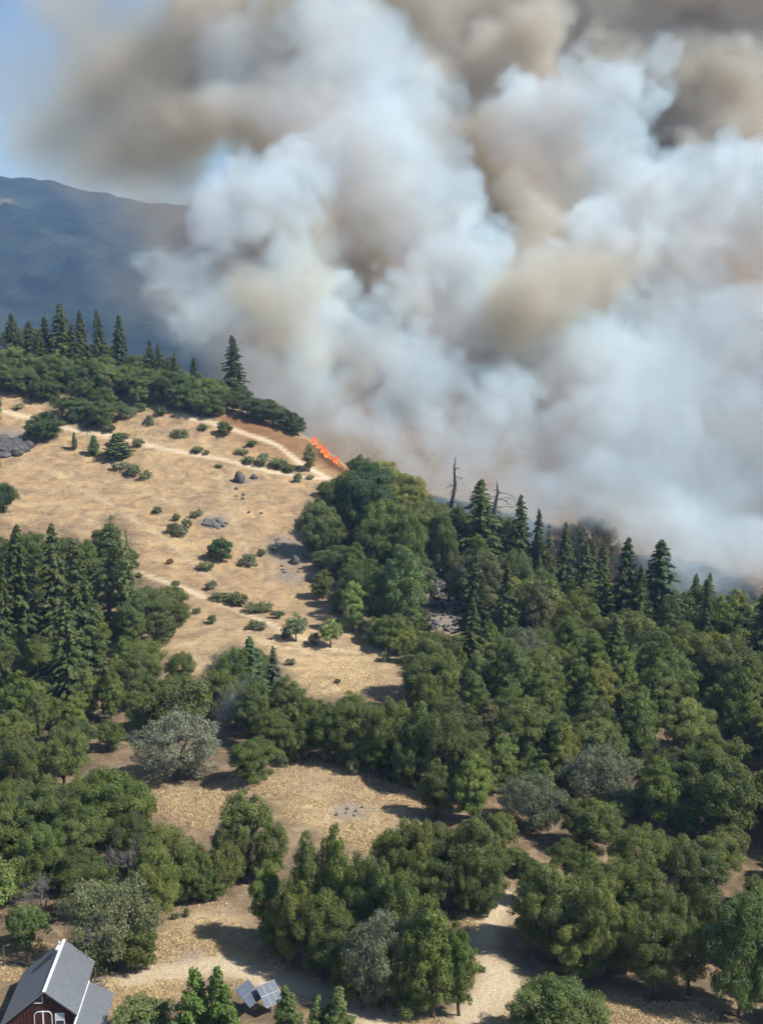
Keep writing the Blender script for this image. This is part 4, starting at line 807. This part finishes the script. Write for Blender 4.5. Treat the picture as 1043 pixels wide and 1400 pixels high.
# ------------------------------------------------------------------ dry grass tufts
def tufts():
    ii = np.argwhere((OPENM > .5) & inview & (track < .45) & (rocky < .6)); g = np.random.default_rng(3)
    dd = PD[ii[:, 0], ii[:, 1]]; w = np.clip((205 - dd) / 70, 0, 1) / dd ** 1.3; w /= w.sum(); n = 50000
    k = ii[g.choice(len(ii), n, p=w)]; x = GX[k[:, 0]] + g.uniform(-.5, .5, n); y = GY[k[:, 1]] + g.uniform(-.5, .5, n)
    keep = fbm(x, y, x * 0, 7, 3, .6, 3.0) + g.normal(size=n) * .25 > -.05; x = x[keep]; y = y[keep]; n = len(x)
    z = hgt(x, y); q = np.stack([x, y, z], 1); d = project(q)[2]; hgt_ = (.10 + .10 * g.random(n)) * (d / 110) ** .5; wd = hgt_ * .55
    V = []; 
    for r in range(3):
        a = g.uniform(0, 6.283, n); u = np.stack([np.cos(a), np.sin(a), a * 0], 1) * wd[:, None]; tip = q + np.stack([g.normal(size=n) * .5 * hgt_, g.normal(size=n) * .5 * hgt_, hgt_], 1)
        V.append(np.stack([q - u * .6 - [0, 0, .05], q + u * .6 - [0, 0, .05], tip], 1))
    V = np.concatenate(V, 0).reshape(-1, 3); Q = np.arange(len(V)).reshape(-1, 3); tt = np.repeat(np.tile(g.random(n), 3), 3)
    m, t, b, o = nodes('dry_grass'); a = t.nodes.new('ShaderNodeAttribute'); a.attribute_name = 'tint'; r = t.nodes.new('ShaderNodeValToRGB'); e = r.color_ramp.elements
    e[0].color = (.45, .335, .18, 1); e[1].color = (.72, .58, .34, 1); t.links.new(a.outputs['Fac'], r.inputs[0]); t.links.new(r.outputs[0], b.inputs['Base Color']); b.inputs['Roughness'].default_value = .9; b.inputs['Specular IOR Level'].default_value = .1
    ob = link(bpy.data.objects.new('dry_grass', mesh_np('dry_grass', V, Q, m, False, tt))); tag(ob, 'short dry tan grass covering the slopes and clearings', 'grass', kind='stuff')
tufts()
# ------------------------------------------------------------------ flames
def flames():
    m, t, b, o_ = nodes('flame'); t.nodes.remove(b); em = t.nodes.new('ShaderNodeEmission'); tc = t.nodes.new('ShaderNodeTexCoord'); sx = t.nodes.new('ShaderNodeSeparateXYZ'); r = t.nodes.new('ShaderNodeValToRGB'); e = r.color_ramp.elements
    e[0].position = 0; e[0].color = (1, .34, .10, 1); e[1].position = 1; e[1].color = (.5, .04, .025, 1); x = e.new(.4); x.color = (.95, .11, .03, 1)
    t.links.new(tc.outputs['Generated'], sx.inputs[0]); t.links.new(sx.outputs[2], r.inputs[0]); t.links.new(r.outputs[0], em.inputs[0]); em.inputs[1].default_value = 1.15
    tp = t.nodes.new('ShaderNodeBsdfTransparent'); mx = t.nodes.new('ShaderNodeMixShader'); rr = t.nodes.new('ShaderNodeMapRange'); rr.inputs['To Min'].default_value = .95; rr.inputs['To Max'].default_value = .25
    t.links.new(sx.outputs[2], rr.inputs['Value']); t.links.new(rr.outputs[0], mx.inputs[0]); t.links.new(tp.outputs[0], mx.inputs[1]); t.links.new(em.outputs[0], mx.inputs[2]); t.links.new(mx.outputs[0], o_.inputs['Surface'])
    g = random.Random(8); ms = []
    for i in range(4):
        k = MB(); a = g.uniform(0, 6.28); c = lambda u: Vector((math.sin(a + u * 4) * .16 * u, math.cos(a + u * 5) * .16 * u + .25 * u * u, u))
        k.tube([c(u) for u in (0, .15, .35, .55, .75, .9, 1)], [.22, .30, .25, .19, .11, .05, .01], 7); ms.append(k.mesh('flame', m, True))
    base = Vector(ground(450, 627)[0]); o = empty('grass_fire', base); tag(o, 'line of bright orange flames burning down the ridge beside the tall dome oak', 'fire')
    for i in range(84):
        u = g.random(); dens = .5 + .5 * math.sin(u * 19 + 1) + .35 * math.sin(u * 47)
        if g.random() > .35 + .65 * dens: continue
        px = 427 + 45 * u + g.uniform(-2.5, 2.5); py = 603 + 39 * u ** .9 + g.uniform(-3, 6); p, d = ground(px, py); h = (.5 + 2.2 * max(0, dens) * math.sin(math.pi * min(1, u * .9 + .18)) ** .7) * g.uniform(.35, 1.15)
        q = bpy.data.objects.new('flame', g.choice(ms)); q.location = Vector(p) - base; w_ = g.uniform(.4, .85); h *= .8; q.scale = (h * w_, h * w_, h); q.rotation_euler = (g.uniform(-.35, .35), g.uniform(-.2, .5), g.uniform(0, 6.28)); link(q, o)
flames()

# ------------------------------------------------------------------ smoke: density grids turned into volumes
def smoke(name, mn, mx, vox, puffs, mat, seed, label, warp=13, edge=9.0, big=9.0, small=7.0, floor=0.0):
    mn = np.array(mn, float); mx = np.array(mx, float); n = np.ceil((mx - mn) / vox).astype(int) + 1; mx = mn + (n - 1) * vox
    ax = [np.linspace(mn[i], mx[i], n[i], dtype=np.float32) for i in range(3)]
    X, Y, Z = np.meshgrid(*ax, indexing='ij')
    WX = X + warp * fbm(X, Y, Z, warp * 3, 2, off=seed); WY = Y + warp * fbm(X, Y, Z, warp * 3, 2, off=seed + 11); WZ = Z + warp * fbm(X, Y, Z, warp * 3, 2, off=seed + 23)
    D = np.full(X.shape, -60, np.float32); A = np.zeros(X.shape, np.float32)
    for (px, py, d, r, a) in puffs:
        c = at(px, py, d); Rm = r * d / F; pad = Rm + warp + big + small + 4
        lo = np.clip(np.floor((c - pad - mn) / vox).astype(int), 0, n); hi = np.clip(np.ceil((c + pad - mn) / vox).astype(int) + 1, 0, n)
        if (hi <= lo).any(): continue
        s = tuple(slice(lo[i], hi[i]) for i in range(3))
        v = Rm - np.sqrt((WX[s] - c[0]) ** 2 + (WY[s] - c[1]) ** 2 + (WZ[s] - c[2]) ** 2)
        w = 1 / (1 + np.exp(-np.clip((v - D[s]) / 3, -20, 20)))          # smooth union
        A[s] = A[s] * (1 - w) + a * w
        D[s] = np.maximum(v, D[s]) + 1.5 * np.exp(-np.abs(v - D[s]) / 3)
    D = D + big * fbm(X, Y, Z, warp * 2.2, 3, .5, seed + 31) + small * fbm(X, Y, Z, warp * 1.1, 5, .66, seed + 40, True)
    d = np.clip(D / edge, 0, 1); d = d * d * (3 - 2 * d) * A
    d *= np.clip(.75 + .9 * fbm(X, Y, Z, warp * 1.6, 4, .6, seed + 60), .1, 2)
    for i in range(3):
        e = np.clip(np.minimum(np.arange(n[i]), n[i] - 1 - np.arange(n[i])) / 4, 0, 1).astype(np.float32); sh = [1, 1, 1]; sh[i] = n[i]; d = d * e.reshape(sh)
    me = bpy.data.meshes.new(name); me.vertices.add(d.size); me.vertices.foreach_set('co', np.stack([X.ravel(), Y.ravel(), Z.ravel()], 1).ravel())
    a_ = me.attributes.new('smoke_density', 'FLOAT', 'POINT'); a_.data.foreach_set('value', np.ascontiguousarray(d.ravel(), np.float32)); me.materials.append(mat)
    o = link(bpy.data.objects.new(name, me)); tag(o, label, 'smoke', kind='stuff')
    g = bpy.data.node_groups.new(name, 'GeometryNodeTree'); g.interface.new_socket('Geometry', in_out='INPUT', socket_type='NodeSocketGeometry'); g.interface.new_socket('Geometry', in_out='OUTPUT', socket_type='NodeSocketGeometry')
    N = g.nodes.new; Lk = g.links.new; gi = N('NodeGroupInput'); go = N('NodeGroupOutput'); vc = N('GeometryNodeVolumeCube'); vc.inputs['Min'].default_value = mn; vc.inputs['Max'].default_value = mx
    for k, i in (('Resolution X', 0), ('Resolution Y', 1), ('Resolution Z', 2)): vc.inputs[k].default_value = int(n[i])
    pos = N('GeometryNodeInputPosition'); sub = N('ShaderNodeVectorMath'); sub.operation = 'SUBTRACT'; sub.inputs[1].default_value = mn; dv = N('ShaderNodeVectorMath'); dv.operation = 'DIVIDE'; dv.inputs[1].default_value = (mx - mn) / (n - 1); sx = N('ShaderNodeSeparateXYZ')
    Lk(pos.outputs[0], sub.inputs[0]); Lk(sub.outputs[0], dv.inputs[0]); Lk(dv.outputs[0], sx.inputs[0])
    def rnd(q): m = N('FunctionNodeFloatToInt'); m.rounding_mode = 'ROUND'; Lk(q, m.inputs[0]); return m.outputs[0]
    def im(op, a, b):
        m = N('FunctionNodeIntegerMath'); m.operation = op; Lk(a, m.inputs[0])
        if isinstance(b, int): m.inputs[1].default_value = b
        else: Lk(b, m.inputs[1])
        return m.outputs[0]
    ix, iy, iz = [rnd(sx.outputs[i]) for i in range(3)]
    idx = im('ADD', im('MULTIPLY', im('ADD', im('MULTIPLY', ix, int(n[1])), iy), int(n[2])), iz)
    si = N('GeometryNodeSampleIndex'); si.data_type = 'FLOAT'; si.domain = 'POINT'; na = N('GeometryNodeInputNamedAttribute'); na.data_type = 'FLOAT'; na.inputs[0].default_value = 'smoke_density'
    Lk(gi.outputs[0], si.inputs['Geometry']); Lk(na.outputs[0], si.inputs['Value']); Lk(idx, si.inputs['Index']); Lk(si.outputs[0], vc.inputs['Density'])
    sm = N('GeometryNodeSetMaterial'); sm.inputs['Material'].default_value = mat; Lk(vc.outputs[0], sm.inputs[0]); Lk(sm.outputs[0], go.inputs[0])
    md = o.modifiers.new('volume', 'NODES'); md.node_group = g
    print(name, n, float(d.max()), time.time() - T0)
    return o
def smoke_material(name, color, dens, aniso=0.0, absorb=None):
    m = bpy.data.materials.new(name); m.use_nodes = True; t = m.node_tree; t.nodes.clear(); out = t.nodes.new('ShaderNodeOutputMaterial'); a = t.nodes.new('ShaderNodeAttribute'); a.attribute_name = 'density'
    mu = t.nodes.new('ShaderNodeMath'); mu.operation = 'MULTIPLY'; mu.inputs[1].default_value = dens; t.links.new(a.outputs['Fac'], mu.inputs[0])
    vs = t.nodes.new('ShaderNodeVolumeScatter'); vs.inputs['Color'].default_value = (*color, 1); vs.inputs['Anisotropy'].default_value = aniso; t.links.new(mu.outputs[0], vs.inputs['Density'])
    if absorb:
        m2 = t.nodes.new('ShaderNodeMath'); m2.operation = 'MULTIPLY'; m2.inputs[1].default_value = dens * absorb[1]; t.links.new(a.outputs['Fac'], m2.inputs[0]); va = t.nodes.new('ShaderNodeVolumeAbsorption'); va.inputs['Color'].default_value = (*absorb[0], 1); t.links.new(m2.outputs[0], va.inputs['Density'])
        ad = t.nodes.new('ShaderNodeAddShader'); t.links.new(vs.outputs[0], ad.inputs[0]); t.links.new(va.outputs[0], ad.inputs[1]); t.links.new(ad.outputs[0], out.inputs['Volume'])
    else: t.links.new(vs.outputs[0], out.inputs['Volume'])
    return m
WHITE = [(290, 300, 385, 80, 1), (240, 390, 378, 50, 1), (330, 260, 385, 60, 1), (400, 290, 395, 95, 1), (300, 460, 382, 70, 1), (380, 420, 388, 90, 1), (345, 520, 378, 55, .8), (440, 450, 385, 90, 1), (430, 545, 372, 60, .9), (380, 560, 380, 50, .8),
         (480, 220, 405, 100, 1), (450, 100, 415, 105, .45), (330, 90, 420, 70, .2), (560, 140, 415, 80, .4), (575, 300, 405, 90, .8), (600, 400, 388, 70, 1), (640, 375, 372, 38, 1.3), (655, 430, 374, 36, 1.1), (520, 480, 378, 80, .9), (560, 540, 368, 55, .9), (600, 560, 362, 55, .8), (640, 600, 358, 55, .45), (520, 600, 350, 45, .6), (480, 585, 345, 40, .6), (570, 640, 352, 50, .3), (640, 670, 345, 50, .2),
         (720, 160, 425, 62, 1), (780, 170, 425, 72, 1), (865, 130, 425, 52, 1), (897, 92, 420, 32, 1), (830, 220, 425, 66, 1), (780, 260, 425, 50, .7),
         (740, 420, 385, 46, 1.1), (830, 340, 405, 70, 1), (930, 310, 405, 85, 1), (1010, 240, 405, 76, 1), (1080, 290, 405, 110, 1), (900, 430, 395, 105, 1), (780, 500, 382, 90, .9), (870, 560, 378, 115, .6), (980, 520, 382, 125, .65), (1030, 650, 372, 110, .5), (900, 680, 365, 85, .45), (760, 600, 365, 85, .5), (700, 560, 368, 70, .8), (945, 735, 338, 36, 1.4), (1030, 750, 345, 55, .8), (690, 650, 355, 55, .5), (820, 690, 350, 60, .5), (760, 690, 350, 55, .45), (880, 760, 335, 50, .4), (960, 800, 325, 50, .3), (1040, 830, 315, 60, .3), (720, 720, 330, 40, .35), (640, 690, 325, 40, .4), (1150, 450, 388, 150, .9), (1150, 650, 378, 120, .8), (495, 590, 328, 34, .4), (540, 620, 322, 38, .4), (600, 650, 318, 40, .35), (660, 675, 315, 40, .3)]
SHADE_BROWN = [(680, 250, 470, 120, 1), (700, 60, 480, 130, 1), (850, 40, 490, 160, 1), (1010, 60, 490, 170, 1), (950, 220, 480, 120, 1), (1120, 200, 480, 150, 1), (270, 120, 470, 100, .7), (330, 40, 470, 100, .7), (450, 20, 470, 110, .7), (560, 30, 480, 120, .8), (1150, 30, 490, 170, 1), (800, -90, 490, 150, 1), (500, -90, 480, 140, .8), (300, -80, 480, 110, .6),  # puffs whose brown tone paints in the shaded smoke
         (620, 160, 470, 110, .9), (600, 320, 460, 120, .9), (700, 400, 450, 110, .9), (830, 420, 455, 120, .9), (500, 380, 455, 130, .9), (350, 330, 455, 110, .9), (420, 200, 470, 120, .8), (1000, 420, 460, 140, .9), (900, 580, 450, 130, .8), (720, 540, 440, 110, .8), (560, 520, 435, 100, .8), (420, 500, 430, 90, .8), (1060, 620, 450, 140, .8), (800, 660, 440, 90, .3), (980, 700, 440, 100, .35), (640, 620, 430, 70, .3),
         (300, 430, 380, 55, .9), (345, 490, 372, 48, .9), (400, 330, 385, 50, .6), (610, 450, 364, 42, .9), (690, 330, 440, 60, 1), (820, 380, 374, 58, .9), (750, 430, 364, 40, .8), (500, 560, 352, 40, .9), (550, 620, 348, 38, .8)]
SHADE_BROWN += [(470, 585, 330, 36, .45), (505, 615, 326, 40, .5), (545, 640, 322, 42, .45), (590, 665, 318, 40, .35), (780, 285, 470, 90, 1), (740, 200, 475, 90, 1), (860, 300, 470, 90, 1), (690, 300, 430, 60, 1), (665, 180, 440, 50, 1), (690, 90, 450, 80, 1), (940, 180, 440, 50, 1), (905, 235, 430, 35, 1), (980, 100, 450, 80, 1), (280, 200, 450, 80, .8), (430, 385, 366, 42, .6), (320, 400, 358, 72, 1.0), (270, 445, 357, 56, 1.0), (350, 465, 356, 62, 1.0), (420, 500, 352, 45, .7), (380, 340, 370, 40, .6), (720, 330, 410, 60, 1), (840, 350, 392, 60, 1), (900, 330, 395, 45, .8), (1030, 130, 440, 80, 1), (1000, 500, 372, 45, .5)]
VEIL = [(150, 110, 470, 150, .55), (95, 170, 470, 120, .4), (210, 200, 465, 135, .7), (150, 240, 460, 105, .6), (60, 110, 470, 110, .22), (210, 60, 470, 140, .55), (120, 20, 470, 120, .35), (250, 330, 440, 110, .4), (170, 380, 440, 90, .22), (200, 300, 450, 105, .5), (280, 40, 470, 130, .5)]
M_WS = smoke_material('white_smoke', (.62, .85, 1.0), .10, 0, ((.1, .27, .33), .14))
M_BS = smoke_material('shade_brown_smoke', (.82, .86, .88), .12, 0, ((.71, .625, .43), 1.1))  # brown albedo stands in for the shaded interior of the same smoke
smoke('smoke_plume', (-130, 300, -25), (200, 450, 190), 1.45, WHITE, M_WS, 3, 'billowing white and bluish smoke rising from behind the ridge', 13, 4.2, 12, 10.5)
smoke('shade_brown_smoke', (-170, 296, -25), (220, 560, 240), 2.6, SHADE_BROWN, M_BS, 9, 'tall smoke bank behind and within the white plume, its shade painted brown', 17, 12, 12, 11)
smoke('smoke_veil', (-190, 400, 0), (-10, 540, 240), 3.2, VEIL, M_BS, 21, 'thin smoke veil, shade painted in as brown, feathering out into the blue sky', 20, 34, 12, 8)
smoke('smoke_wisp', at(311, 955, 160) - np.array([7, 5, 9]), at(311, 955, 160) + np.array([8, 5, 11]), .5, [(300, 990, 160, 14, .4), (312, 965, 160, 16, .8), (322, 940, 160, 15, .6), (335, 915, 161, 12, .3)], smoke_material('thin_blue_smoke', (.75, .86, 1.0), .09), 5, 'thin bluish wisp of smoke drifting over the knoll trees', 3, 3, 1.6, 1.2)
# ------------------------------------------------------------------ air
hz = MB(); hz.box(-9100, 9100, -6100, 14100, -75, 470)
hm = bpy.data.materials.new('hazy_air'); hm.use_nodes = True; ht = hm.node_tree; ht.nodes.clear(); ho = ht.nodes.new('ShaderNodeOutputMaterial'); pv = ht.nodes.new('ShaderNodeVolumePrincipled')
pv.inputs['Color'].default_value = (.36, .60, 1, 1); pv.inputs['Density'].default_value = 1.6e-4; pv.inputs['Anisotropy'].default_value = 0.1; ht.links.new(pv.outputs[0], ho.inputs['Volume'])
tag(hz.build('haze', hm), 'pale blue haze in the air of the valley', 'haze', kind='stuff')
